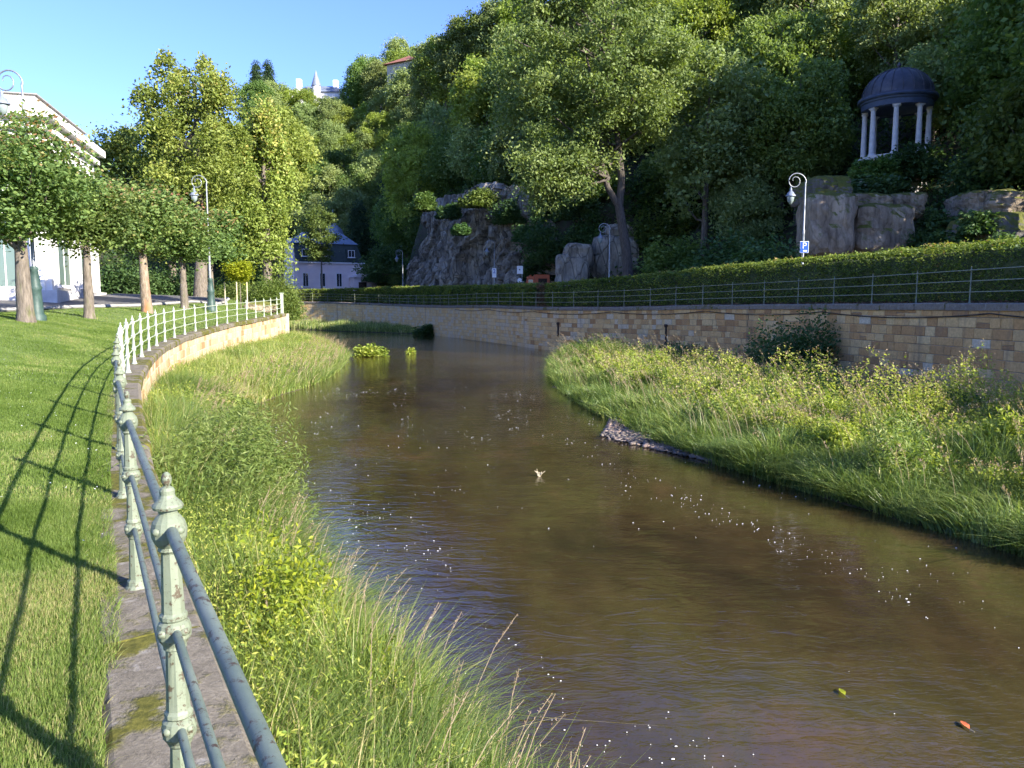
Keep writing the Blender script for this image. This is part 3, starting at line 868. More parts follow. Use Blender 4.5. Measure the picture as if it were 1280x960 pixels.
def bank_points(A, B, zfun, n, tr=(0, 1.02), ymin=-99, ymax=99, keep=None):
    k = rng.random(n) * (len(A) - 1); i = np.floor(k).astype(int); f = (k - i)[:, None]
    a = A[i] * (1 - f) + A[i + 1] * f; b = B[i] * (1 - f) + B[i + 1] * f
    t = rng.uniform(tr[0], tr[1], n)
    w = np.linalg.norm(b - a, axis=1); seglen = np.linalg.norm(A[i + 1] - A[i], axis=1)
    xy = a * (1 - t[:, None]) + b * t[:, None]
    ok = (xy[:, 1] > ymin) & (xy[:, 1] < ymax)
    u_, v_, d_ = px_of(xy[:, 0], xy[:, 1], np.full(n, -.8))
    ok &= (d_ > .5) & (u_ > -120) & (u_ < 1400) & (v_ < 1250)
    acc = w * seglen; ok &= rng.random(n) < acc / np.percentile(acc[ok], 97) if ok.any() else ok
    xy = xy[ok]; t = t[ok]
    return np.column_stack([xy, zfun(t, xy)]), t


LA = la[:, :2] + lanr * .32; LB2 = lb_


def towards(A3, edge):  # lean towards the water
    return edge


# left bank: near, mid, far
g = MB()
for (y0, y1, nn, hh, wd) in ((1.0, 7.5, 46000, (.2, .95), .010), (7.5, 20, 60000, (.35, 1.0), .013), (20, 52, 70000, (.3, .85), .024)):
    yk = (LA[:, 1] > y0 - 1.5) & (LA[:, 1] < y1 + 1.5)
    p, t = bank_points(LA[yk], LB2[yk], lbank_z, int(nn * 2.2), (0.0, 1.04), y0, y1)
    if len(p) > nn: p, t = p[:nn], t[:nn]
    cl = fbm(p[:, :2] * 1.1, 31); hgt = rng.uniform(*hh, len(p)) * (.55 + .9 * cl)
    hgt *= np.where(t > .9, .75, 1)
    tn = np.clip(rng.random(len(p)) * .62 + (fbm(p[:, :2] * .5, 77) - .5) * 1.1 + .1 + (.14 if y0 > 15 else 0), 0, 1)
    dry = rng.random(len(p)) < .09; tn[dry] = rng.uniform(.86, 1, dry.sum())
    ln = np.tile([.35, .05], (len(p), 1)) * (sstep(.4, 1, t)[:, None]) + (np.stack([fbm(p[:, :2] * 1.8, 51), fbm(p[:, :2] * 1.8, 52)], 1) - .5) * 2.4 + rng.normal(size=(len(p), 2)) * .32
    g.blades(p, hgt, wd * rng.uniform(.5, 1.4, len(p)), ln, rng, tn, .8)
tag(g.build('bank_grass', M['grass']), kind='stuff')

# broad leafy weeds through the left bank
g = MB()
for (y0, y1, nn, L, H) in ((1.2, 8, 12000, .03, .75), (8, 20, 12000, .055, .6), (20, 50, 9000, .09, .55)):
    yk = (LA[:, 1] > y0 - 1.5) & (LA[:, 1] < y1 + 1.5)
    p, t = bank_points(LA[yk], LB2[yk], lbank_z, nn * 3, (0, .95), y0, y1)
    k = fbm(p[:, :2] * .9, 91) > .5; p = p[k][:nn]
    p[:, 2] += rng.random(len(p)) ** .6 * H * (.5 + fbm(p[:, :2] * 1.3, 14))
    g.leaves(p, rng.uniform(.5, 1.5, len(p)) * L, W=L * .38, up=.15, rng=rng)
tag(g.build('bank_weeds', M['yweed']), kind='stuff')

# tall seeding grasses on the water side of the left bank
g = MB(); sd = MB()


def seeders(pts, hts, lean, gb, sdb, wd=.006, dens=16, sl=.022):
    n = len(pts); tops = []
    an = rng.random(n) * 6.28; D = np.stack([np.cos(an), np.sin(an)], 1) * .25 * rng.random(n)[:, None] + lean
    S = np.tile([1., 0], (n, 1)); rows = []
    lv = 4
    for q in range(lv + 1):
        tt = q / lv; c = np.concatenate([pts[:, :2] + D * (hts * tt ** 2)[:, None], (pts[:, 2] + hts * (tt - .12 * tt ** 3))[:, None]], 1); e = np.concatenate([S * (wd * (1 - .6 * tt)) / 2, np.zeros((n, 1))], 1)
        rows += [c - e, c + e]
    V = np.stack(rows, 1).reshape(-1, 3); m_ = 2 * lv + 2; k = np.arange(n)[:, None] * m_
    gb.add(V, np.concatenate([k + np.array([[2 * q, 2 * q + 1, 2 * q + 3, 2 * q + 2]]) for q in range(lv)]), np.repeat(rng.uniform(.75, 1, n), m_))
    for _ in range(dens):
        tt = 1 - .24 * rng.random(n); c = np.concatenate([pts[:, :2] + D * (hts * tt ** 2)[:, None], (pts[:, 2] + hts * (tt - .12 * tt ** 3))[:, None]], 1)
        c += rng.normal(size=(n, 3)) * sl * .35
        sdb.leaves(c, rng.uniform(.6, 1.3, n) * sl, W=sl * .35, up=0, rng=rng, axis=np.tile([.1, 0, 1.], (n, 1)))


for (y0, y1, nn, sl) in ((2.5, 7.5, 110, .016), (7.5, 20, 220, .03), (20, 48, 260, .05)):
    yk = (LA[:, 1] > y0 - 1.5) & (LA[:, 1] < y1 + 1.5)
    p, t = bank_points(LA[yk], LB2[yk], lbank_z, nn * 8, (.55, 1.03), y0, y1); p = p[:nn]
    seeders(p, rng.uniform(.65, 1.1, len(p)), np.array([.18, .0]), g, sd, .006 + sl * .12, 16, sl)
# the long arching stalk and a few tall ones at the bottom of the view
sp_ = np.array([[-.30, 4.55, -1.4], [-.05, 4.3, -1.4], [.62, 3.35, -1.55], [.42, 3.3, -1.55], [.12, 3.35, -1.55], [-.55, 5.0, -1.4]])
seeders(sp_, np.array([1.05, .8, .62, .50, .55, .9]), np.array([.15, 0]), g, sd, .007, 40, .014)
g.merge(MB())
tag(g.build('seeding_grass_stems', M['seed']), kind='stuff'); tag(sd.build('grass_seed_heads', M['seed']), kind='stuff')

# right bank
RA = ra + 0; RB = rb_ + 0; g = MB(); yw = MB(); sdh = MB(); gst = MB()
for (y0, y1, nn, wd) in ((5, 16, 70000, .018), (16, 46, 60000, .028)):
    yk = (RA[:, 1] > y0 - 1.5) & (RA[:, 1] < y1 + 1.5)
    p, t = bank_points(RA[yk], RB[yk], rbank_z, int(nn * 2.4), (.22, 1.03), y0, y1)
    p, t = p[:nn], t[:nn]
    cl = fbm(p[:, :2] * .8, 131)
    hgt = rng.uniform(.35, 1.0, len(p)) * (.35 + 1.0 * cl) * np.interp(t, [.2, .6, .95, 1.05], [.9, 1.0, .85, .6])
    tn = np.clip(rng.random(len(p)) * .75 + (fbm(p[:, :2] * .5, 177) - .5) * .6, 0, 1)
    ln = np.tile([-.5, -.25], (len(p), 1)) * (sstep(.55, 1, t)[:, None]) + (np.stack([fbm(p[:, :2] * 1.6, 151), fbm(p[:, :2] * 1.6, 152)], 1) - .5) * 2.6 + rng.normal(size=(len(p), 2)) * .45
    g.blades(p, hgt, wd * rng.uniform(.6, 1.3, len(p)), ln, rng, tn, .95)
tag(g.build('bank_reed_grass', M['grass_blue']), kind='stuff')
for (y0, y1, nn, L) in ((6, 16, 60000, .05), (16, 44, 40000, .085)):
    yk = (RA[:, 1] > y0 - 1.5) & (RA[:, 1] < y1 + 1.5)
    p, t = bank_points(RA[yk], RB[yk], rbank_z, int(nn * 3), (.3, .86), y0, y1)
    k = (fbm(p[:, :2] * .55, 291) + (1 - np.abs(t - .5) * 1.6) * .25) > .56; p, t = p[k][:nn], t[k][:nn]
    # upright leafy stems: leaves gathered on stem axes
    stem = np.round(p[:, :2] / .16) * .16 + (vnoise(np.round(p[:, :2] / .16) * 3.1, 7)[:, None] - .5) * .12
    hmax = (.18 + 2.1 * fbm(stem * 1.25, 33, 3) ** 1.5) * np.interp(t, [.3, .5, .86], [1, 1.0, .6]) * np.interp(stem[:, 1], [8, 14, 24, 34], [1.15, 1, .8, .62])
    hh = rng.random(len(p)) ** .7
    q = np.column_stack([stem + rng.normal(size=(len(p), 2)) * .045 * (1.3 - hh)[:, None] + (hh * hmax)[:, None] * np.array([[-.06, -.03]]), p[:, 2] + hh * hmax])
    yw.leaves(q, rng.uniform(.7, 1.3, len(q)) * L, up=.5, rng=rng, tint=np.clip(rng.random(len(q)) * .6 + hh * .4, 0, 1))
    k = (hh > .88)
    sdh.leaves(q[k] + np.array([0, 0, .08]) + rng.normal(size=(k.sum(), 3)) * .03, L * .6, up=0, rng=rng)
tag(yw.build('tall_bank_weeds', M['yweed']), kind='stuff')
yk = (RA[:, 1] > 6) & (RA[:, 1] < 45)
p, t = bank_points(RA[yk], RB[yk], rbank_z, 9000, (.3, 1.0), 7, 44); p = p[:620]
seeders(p, rng.uniform(.6, 1.2, len(p)) * (.5 + fbm(p[:, :2] * .6, 9)) * 1.25, np.array([-.35, -.15]), gst, sdh, .008, 12, .045)
tag(sdh.build('pink_seed_heads', M['seed']), kind='stuff'); tag(gst.build('dry_grass_stems', M['seed']), kind='stuff')

# far strip of grass
g = MB(); k = rng.random(26000) * 59; i = np.floor(k).astype(int); f_ = (k - i)[:, None]; i2 = np.minimum(i + 1, 59)
a = fa[i] * (1 - f_) + fa[i2] * f_; b = fb[i] * (1 - f_) + fb[i2] * f_; t = rng.random(26000); xy = a * (1 - t[:, None]) + b * t[:, None]
g.blades(np.column_stack([xy, fz(xy, t, 0)]), rng.uniform(.3, 1.1, 26000) * (.1 + 1.3 * fbm(xy * .7, 8)) * (.25 + .75 * sstep(0, 14, k)), .05, (np.stack([fbm(xy * .7, 1), fbm(xy * .7, 2)], 1) - .5), rng, None, .6)
tag(g.build('upstream_bank_grass', M['grass_blue']), kind='stuff')

# lawn blades
g = MB()
fy = FENCE.at(np.linspace(0, FENCE.L, 500))


def lawn_pts(n, y0, y1, wmax):
    y = np.sqrt(rng.random(n) * (y1 * y1 - y0 * y0) + y0 * y0)
    xr = np.interp(y, fy[:, 1], fy[:, 0]) - np.interp(y, [2.7, 3.4], [.215, .10]); xl = -.70 * y - .3
    x = xr - rng.random(n) * np.minimum(np.maximum(xr - xl, 0), wmax)
    ok = (x > xl) & (xr > xl)
    xy = np.column_stack([x, y])[ok]
    return np.column_stack([xy, gz(xy)])


for (n, y0, y1, h0, h1, w) in ((120000, 1.5, 5.5, .015, .045, .0035), (90000, 5.5, 12, .018, .042, .006), (90000, 12, 26, .02, .045, .012), (50000, 26, 50, .025, .05, .025)):
    p = lawn_pts(n, y0, y1, 12)
    p[:, 2] += (fbm(p[:, :2] * .8, 5) - .5) * .05 - .005
    tn = np.clip(rng.random(len(p)) * .75 + (fbm(p[:, :2] * 1.4, 61) - .45) * 1.1 + .22 * np.exp(-(p[:, 1] - 3.4) ** 2 / 3), 0, 1)
    g.blades(p, rng.uniform(h0, h1, len(p)) * (.6 + .8 * fbm(p[:, :2] * 4, 44)), w, None, rng, tn, .9, levels=2)
for (n, y0, y1, w_) in ((90000, -1.0, 9, .008), (70000, 9, 24, .016)):
    y = rng.uniform(y0, y1, n); xr = np.interp(y, fy[:, 1], fy[:, 0]) - .25; xl = np.minimum(-.70 * np.maximum(y, 0) - .3, xr)
    xe = np.where(y < 2.2, xr, xl); x = xe - rng.random(n) ** 1.3 * 8
    xy = np.column_stack([x, y]); p = np.column_stack([xy, gz(xy) + (fbm(xy * .8, 5) - .5) * .05 - .005])
    g.blades(p, rng.uniform(.02, .05, n), w_, None, rng, np.clip(rng.random(n) * .7 + (fbm(xy * 1.4, 61) - .45) * .9, 0, 1), .9, levels=2)
# longer tufts against the coping
s = rng.random(9000) * (FENCE.s_at_y(16) - 2) + 2; b_ = FENCE.at(s); nr = FENCE.right(s)
o_ = -np.interp(b_[:, 1], [2.7, 3.4], [.18, .09]) - np.abs(rng.normal(size=len(s))) * .08; k = fbm(np.column_stack([s * 1.2, s * 0]), 66) + .08 > .5
o_ = np.where(k, o_, o_ - .07)
p = np.column_stack([b_[:, :2] + nr * o_[:, None], b_[:, 2] + .0])
yok = p[:, 1] > 1.2
g.blades(p[yok], rng.uniform(.03, .085, yok.sum()), .0045, nr[yok] * .3, rng, np.clip(rng.random(yok.sum()) * 1.05, 0, 1), 1.0)
tag(g.build('lawn_grass', M['lawnblade']), kind='stuff')
# clover flowers
p = lawn_pts(320, 3.5, 24, 12); p[:, 2] += .04
tag(MB().leaves(p, .014, .013, up=2, rng=rng).build('clover_flowers', M['foam']), kind='stuff')


# bushes: leaf masses with stems
def bush(name, loc, size, nleaf, leaf, mat_, label, cat='bush', seed=1, up=.4, clump=26, stems=9, W=None, hang=0, group=None):
    r = np.random.default_rng(seed); o = empty(name, loc, label, cat, group)
    rx, ry, rz = size
    C = r.normal(size=(clump, 3)); C /= np.linalg.norm(C, axis=1)[:, None]; C *= r.uniform(.35, .85, clump)[:, None]; C[:, 2] = np.abs(C[:, 2]) * .95
    n = nleaf; ci = r.integers(0, clump, n); d = r.normal(size=(n, 3)); d /= np.linalg.norm(d, axis=1)[:, None]; d *= r.random(n)[:, None] ** .5
    cr = r.uniform(.28, .5, clump)[ci][:, None]
    p = (C[ci] + d * cr) * np.array([rx, ry, rz]); p[:, 2] = np.where(p[:, 2] < 0, np.abs(p[:, 2]) * .5, p[:, 2])
    tint = np.clip(r.random(n) * .6 + r.random(clump)[ci] * .5 - .05, 0, 1)
    MB().leaves(p, r.uniform(.7, 1.3, n) * leaf, W=None if W is None else W * leaf, up=up, rng=r, tint=tint).build('foliage', mat_, o)
    mb = MB()
    for q in range(stems):
        e = C[q % clump] * np.array([rx, ry, rz]) * .95; st = np.array([e[0] * .2, e[1] * .2, -.15])
        mid = (st + e) / 2 + np.array([0, 0, .12 * rz]); mb.tube(np.array([st, mid, e]), [.018 * rz + .006, .012 * rz + .004, .004], 5)
    mb.build('stem', M['twig'], o)
    return o


q = FENCE.at(FENCE.s_at_y(7.6))[0]
bush('willow_bush', (-3.25, 8.3, -1.15), (.85, 2.2, 1.4), 34000, .085, M['willow'], 'fine leaved willow bush on the left bank just under the curve of the railing', seed=2, W=.2, clump=46, stems=16)
bush('willow_bush', (-5.1, 12.8, -1.1), (1.0, 2.2, .9), 15000, .085, M['willow'], 'pale lower willow bush behind the larger one below the cream wall', seed=12, W=.22, clump=40)
bush('yellow_leaved_shrub', (-1.5, 4.9, -1.15), (.45, .85, 1.2), 8000, .05, M['snowberry'], 'yellow green broad leaved shrub beside the mossy coping on the near left bank', seed=3, W=.45, clump=44, stems=26, up=.05)
bush('yellow_leaved_shrub', (-.5, 2.75, -1.2), (.42, .7, .75), 3800, .045, M['snowberry'], 'shrub with yellow green leaves under the nearest rail at the bottom of the bank', seed=4, W=.5, clump=36, stems=20, up=.1)
bush('bank_shrub', (-7.0, 17.5, -1.15), (1.1, 2.2, .6), 5000, .12, M['chestnut'], 'low broad leaved weeds at the water edge below the middle of the cream wall', seed=5)
c0 = P(463, 447, 43); bush('water_plant', (c0.x, 43, WZ - .05), (1.0, .8, .75), 1600, .22, M['yweed'], 'clump of broad green leaves growing out of the river near the left bank', 'water plant', seed=6, up=.9)
c0 = P(515, 443, 45); bush('water_plant', (c0.x, 45, WZ - .05), (.4, .35, .5), 350, .16, M['yweed'], 'small green tuft alone in the middle of the river', 'water plant', seed=7)
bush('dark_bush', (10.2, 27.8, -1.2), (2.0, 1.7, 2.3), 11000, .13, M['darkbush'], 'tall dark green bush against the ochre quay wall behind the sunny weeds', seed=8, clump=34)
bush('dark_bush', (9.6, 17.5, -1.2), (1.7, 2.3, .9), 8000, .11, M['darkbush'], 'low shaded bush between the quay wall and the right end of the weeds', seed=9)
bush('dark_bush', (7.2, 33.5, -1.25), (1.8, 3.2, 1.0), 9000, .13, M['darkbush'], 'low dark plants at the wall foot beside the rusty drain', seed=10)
bush('sunny_bush', (4.2, 36, -1.3), (1.9, 3.6, 1.3), 12000, .12, M['willow'], 'grey green bush at the upstream tip of the right bank', seed=13, W=.3, clump=40)
c0 = P(548, 411, 76); bush('dock_plant', (P(541, 411, 70.8).x - .6, 70.8, -1.5), (1.3, .8, 1.2), 1100, .34, M['darkbush'], 'broad leaved plant at the water edge under the far grey wall', 'plant', seed=14, up=.9)
c0 = P(325, 392, 52.5)
bush('big_lawn_bush', (P(338, 378, 51).x, 51, .35), (2.0, 2.2, 2.9), 34000, .15, M['willow'], 'large rounded grey green bush beyond the end of the railing', seed=15, W=.5, clump=60, stems=14)
c0 = P(276, 385, 53); bush('lawn_bush', (c0.x, 56, 1.3), (2.2, 1.6, 1.9), 9000, .15, M['willow'], 'smaller rounded bush behind the golden sapling', seed=16, W=.4)

rc = np.random.default_rng(91)
bush('reddening_shrub', (-.72, 3.1, -1.2), (.28, .35, .72), 1500, .045, M['redleaf'], 'small shrub with pink and yellow leaves at the bottom edge of the left bank', seed=888, W=.65, clump=16, stems=10, up=.2)
for k_ in range(46):
    y_ = 7.2 + 28 * (k_ / 45) ** 1.3; e_x = float(np.interp(y_, rb_[:, 1], rb_[:, 0])); w_x = float(np.interp(y_, ra[:, 1], ra[:, 0])); t_ = rc.uniform(.38, .93)
    x_ = w_x * (1 - t_) + e_x * t_; hh_ = rc.uniform(.75, 1.35) * (1.15 if y_ < 12 else 1) * (.8 if t_ > .65 else 1)
    mt_, w_ = [('yweed', .4), ('willow', .22), ('yweed', .3), ('grass', .2)][k_ % 4]
    bush('weed_clump', (x_, y_, -1.3), (rc.uniform(.4, .75), rc.uniform(.45, .85), hh_), int(3400 if y_ < 16 else 2200), .075 + .0025 * y_, M[mt_], 'upright sunlit weed clump among the grasses of the right bank', 'weeds', seed=900 + k_, up=.1, W=w_, clump=18, stems=8, group='weed clumps on the right bank')
for k_ in range(34):
    y_ = 2.3 + 17 * (k_ / 33) ** 1.3; e_x = float(np.interp(y_, lb_[:, 1], lb_[:, 0])); w_x = float(np.interp(y_, la[:, 1], la[:, 0])) + .3; t_ = rc.uniform(.35, .85)
    x_ = w_x * (1 - t_) + e_x * t_; mt_, w_ = [('yweed', .3), ('willow', .25), ('darkbush', .5), ('snowberry', .4)][k_ % 4]
    bush('weed_clump', (x_, y_, -1.25), (rc.uniform(.22, .42), rc.uniform(.25, .5), rc.uniform(.5, .95)), 1900, .034 + .0035 * y_, M[mt_], 'leafy weed clump among the grass of the left bank', 'weeds', seed=950 + k_, up=.1, W=w_, clump=14, stems=8, group='weed clumps on the left bank')
# stones, foam, driftwood
mb = MB(); r = np.random.default_rng(5)
for _ in range(1900):
    t = r.random(); yy = 14.0 + t * 6.5; xx = float(np.interp(yy, REDGE.p[:, 1], REDGE.p[:, 0])) + r.uniform(-1.25, .4) * max(0, 1 - abs(t - .45) * 2.1)
    s = r.uniform(.02, .065); V = r.normal(size=(8, 3)); 
    V = np.array([(-1, -1, -1), (1, -1, -1), (1, 1, -1), (-1, 1, -1), (-1, -1, 1), (1, -1, 1), (1, 1, 1), (-1, 1, 1)]) * np.array([.6, .6, .35]) + r.normal(size=(8, 3)) * .18
    an = r.random() * 6.28; ca, sa = math.cos(an), math.sin(an); V = np.column_stack([V[:, 0] * ca - V[:, 1] * sa, V[:, 0] * sa + V[:, 1] * ca, V[:, 2]])
    mb.add(V * s * np.array([1.3, 1, 1]) + np.array([xx, yy, WZ + .015 + r.random() * .03]), [(3, 2, 1, 0), (4, 5, 6, 7), (0, 1, 5, 4), (1, 2, 6, 5), (2, 3, 7, 6), (3, 0, 4, 7)], r.random(), True)
tag(mb.build('gravel', M['stone']), kind='stuff')
mb = MB(); n = 8500
y = 3.2 + 24 * rng.random(n) ** 1.5; x = rng.uniform(-.35, .62, n) * y + rng.normal(size=n) * .4
lx = np.interp(y, LEDGE.p[:, 1], LEDGE.p[:, 0]); rx = np.interp(y, REDGE.p[:, 1], REDGE.p[:, 0])
k = (x > lx + .25) & (x < rx - .5) & (fbm(np.column_stack([x * 1.1 + y * .35, y * .4]), 202, 5) + rng.normal(size=n) * .10 > .645)
x, y = x[k], y[k]; s = .0018 + .0045 * rng.random(len(x)) ** 2.5 * (1 + y * .05) + np.where(rng.random(len(x)) < .03, .008, 0)
an = np.linspace(0, 2 * np.pi, 7)[:-1]
V = np.stack([x[:, None] + s[:, None] * 1.7 * np.cos(an) * rng.uniform(.6, 1.2, (len(x), 6)), y[:, None] + s[:, None] * np.sin(an) * rng.uniform(.6, 1.2, (len(x), 6)), np.full((len(x), 6), WZ + .006)], -1)
Vt = np.column_stack([x, y, np.full(len(x), WZ + .012)])
VV = np.concatenate([V, Vt[:, None]], 1).reshape(-1, 3); k = np.arange(len(x))[:, None] * 7
mb.add(VV, np.concatenate([k + np.array([[a, (a + 1) % 6, 6]]) for a in range(6)]), .5, True)
tag(mb.build('foam_flecks', M['foam']), kind='stuff')
c0 = P(675, 600, 13.1)
mb = MB(); r = np.random.default_rng(8)
for _ in range(12):
    an = r.random() * 6.28; l = r.uniform(.08, .2); e = np.array([math.cos(an) * l * .7, math.sin(an) * l * .4, l * .8]); mid = e * .5 + r.normal(size=3) * .02
    mb.tube(np.array([[0, 0, -.02], mid, e]), [.013, .009, .004], 5)
o = mb.build('driftwood', M['drift']); o.scale = (.8, .8, .75); o.location = (c0.x, 13.1, WZ); tag(o, 'pale forked bit of driftwood sticking up in mid river', 'driftwood')
for (a, b_, lab) in ((1052, 889, 'yellow leaf floating on the near water left of the orange one'), (1205, 935, 'orange leaf floating at the bottom right of the river')):
    Y = 3.0 * F / (b_ - HOR); c0 = P(a, b_, Y)
    r = np.random.default_rng(a); mb = MB()
    o = empty('floating_leaf', (c0.x, Y, WZ + .01), lab, 'leaf')
    mb.add([(0, -.05, .004), (.022, -.01, .012), (.018, .03, .01), (0, .06, .004), (-.018, .03, .01), (-.022, -.01, .012)], [(0, 1, 2, 3, 4, 5)])
    mb.build('blade', M['goldleaf'] if a == 1052 else M['orange'], o)
    MB().tube(np.array([[0, -.05, .004], [.01, -.09, .006]]), .002, 4).build('stalk', M['drift'], o)


# ------------------------------------------------------------------ hedge on the quay
hd = empty('hedge', (0, 0, 0), 'long clipped green hedge running behind the quay railing', 'hedge')
HZ = lambda y: np.interp(y, [0, 20, 31, 36, 43, 49, 61, 82, 92], [3.15, 3.15, 3.25, 3.2, 2.98, 2.72, 2.78, 3.1, 2.95])
s_ = np.linspace(6, QUAY.L - 3, 300); b_ = QUAY.at(s_); nr = QUAY.right(s_); ring = []
zt = HZ(b_[:, 1]) - .12
for (o, fz_) in ((1.0, 0), (.95, .6), (1.02, .95), (1.5, 1), (2.0, .95), (2.05, 0)):
    xy = b_[:, :2] + nr * o; ring.append(np.column_stack([xy, b_[:, 2] - .05 + (zt - b_[:, 2]) * fz_ + (fbm(xy * 1.5, 6) - .5) * .15 * (fz_ > 0)]))
V = np.array(ring); n = 300; i = np.arange(5)[:, None] * n; j = np.arange(n - 1)[None]
MB().add(V.reshape(-1, 3), np.stack([i + j, i + j + 1, i + n + j + 1, i + n + j], -1).reshape(-1, 4), 0, True).build('twiggy_core', M['hedgecore'], hd)
lf = MB(); dead = MB(); n = 120000
u_ = rng.random(n); s = 6 + (QUAY.L - 9) * u_ ** 1.25; b_ = QUAY.at(s); nr = QUAY.right(s); h = HZ(b_[:, 1]) - b_[:, 2]
top = rng.random(n) < .36
o = np.where(top, rng.uniform(.85, 2.1, n), .9 + rng.normal(size=n) * .07 - .0)
bul = (fbm(np.column_stack([s * 1.4, o * 2]), 15) - .5)
zz = np.where(top, h + rng.normal(size=n) * .035 + bul * .22 + np.where(rng.random(n) < .03, rng.random(n) * .16, 0), rng.random(n) ** .9 * h)
o = np.where(top, o, o - (fbm(np.column_stack([s * 1.6, zz * 2.2]), 25) - .5) * .42)
p = np.column_stack([b_[:, :2] + nr * o[:, None], b_[:, 2] + zz])
dk = np.abs(s - QUAY.s_at_y(51.2)) < .75
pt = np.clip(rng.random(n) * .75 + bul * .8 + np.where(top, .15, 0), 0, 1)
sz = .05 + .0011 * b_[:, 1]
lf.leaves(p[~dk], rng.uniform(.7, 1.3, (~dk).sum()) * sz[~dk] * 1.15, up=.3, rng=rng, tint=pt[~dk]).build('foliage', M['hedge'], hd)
dead.leaves(p[dk], rng.uniform(.7, 1.2, dk.sum()) * sz[dk], up=.3, rng=rng); do = dead.build('dead_section', M['litter'], hd); do['label'] = 'brown dead section of hedge'
s = 6 + (QUAY.L - 30) * rng.random(16000) ** 1.4; b_ = QUAY.at(s); nr = QUAY.right(s); o = rng.uniform(.32, 1.1, 16000)
p = np.column_stack([b_[:, :2] + nr * o[:, None], b_[:, 2] + .02 + rng.random(16000) * .10 * (o - .3)])
tag(MB().leaves(p, rng.uniform(.05, .11, 16000), up=1, rng=rng).build('leaf_litter', M['litter']), kind='stuff')


# ------------------------------------------------------------------ trees
def tree_parts(seed, H, trunk_r, crown_c, crown_r, nclump, clump_r, nleaf, leaf, up=.12, fork=False, lean=0, shape=None, droop=0, limbs=10, seg=9, W=None, toptint=0, flat=.7, inner=.45):
    """returns (trunk builder, crown builder) standing on the origin"""
    r = np.random.default_rng(seed)
    cz = crown_c
    rx, ry, rz = crown_r
    C = r.normal(size=(nclump, 3)); C /= np.linalg.norm(C, axis=1)[:, None]
    C *= (inner + (1 - inner) * r.random(nclump)[:, None] ** .6) * (1 - .5 * clump_r / max(rx, .1))
    C = C * np.array([rx, ry, rz])
    if shape == 'cone':
        k = (C[:, 2] / rz + 1) / 2; C[:, :2] *= (1.25 * (1 - k) + .08)[:, None]
    C[:, 2] += cz; C[:, 0] += lean * C[:, 2]
    ci = r.integers(0, nclump, nleaf); cr = r.uniform(.65, 1.35, nclump) * clump_r
    d = r.normal(size=(nleaf, 3)); d /= np.linalg.norm(d, axis=1)[:, None]; d *= r.random(nleaf)[:, None] ** .45
    d[:, 2] *= flat
    loose = r.random(nleaf) < .2; d[loose] *= 1.75
    p = C[ci] + d * cr[ci][:, None]
    if droop: p[:, 2] -= droop * (np.linalg.norm(d[:, :2], axis=1) ** 2) * cr[ci]
    t = np.clip(r.random(nleaf) * .5 + r.random(nclump)[ci] * .4 + .05, 0, .88)
    if toptint:
        hi = (p[:, 2] - cz) / rz; k = (r.random(nleaf) < np.clip(hi * toptint, 0, .5)); t = np.where(k, r.uniform(.88, 1, nleaf), t)
    cb = MB().leaves(p, r.uniform(.65, 1.35, nleaf) * leaf, W=None if W is None else W * leaf, up=up, rng=r, tint=t)
    tb = MB(); n = 9; zs = np.linspace(-.4, min(H * .86, cz + rz * .6), n)
    wig = np.cumsum(r.normal(size=(n, 2)) * .018 * H / 10, axis=0); wig[:2] = 0
    path = np.column_stack([wig[:, 0] + lean * zs, wig[:, 1], zs]); rad = trunk_r * (1 - .82 * (np.arange(n) / (n - 1)) ** 1.1); rad[0] *= 1.35
    tb.tube(path, rad, seg)
    order = np.argsort(C[:, 2])
    pick = order[np.linspace(0, nclump - 1, min(limbs, nclump)).astype(int)]
    for q in pick:
        e = C[q]; z0 = np.clip(e[2] - np.linalg.norm(e[:2]) * .7, cz - rz * 1.05, H * .8)
        st = np.array([np.interp(z0, path[:, 2], path[:, k]) for k in range(3)]); rr0 = float(np.interp(z0, path[:, 2], rad)) * .5
        m1 = st * .6 + e * .4 + np.array([0, 0, -.04 * H * .3]) + r.normal(size=3) * .12
        m2 = st * .25 + e * .75 + r.normal(size=3) * .15
        tb.tube(np.array([st, m1, m2, e]), [rr0, rr0 * .7, rr0 * .45, rr0 * .15], 6, cap=False)
    return tb, cb


def tree(name, loc, parts, mats, label, cat='tree', group=None, rz=0, sc=1):
    o = empty(name, loc, label, cat, group, rz); o.scale = (sc, sc, sc)
    tb, cb = parts
    tb.build('trunk', mats[0], o); cb.build('crown', mats[1], o)
    return o


def tree_inst(name, loc, meshes, label, group, rz, sc, cat='tree'):
    o = empty(name, loc, label, cat, group, rz); o.scale = sc
    for nm, me in zip(('trunk', 'crown'), meshes):
        c = bpy.data.objects.new(nm, me); COL.objects.link(c); c.parent = o
    return o


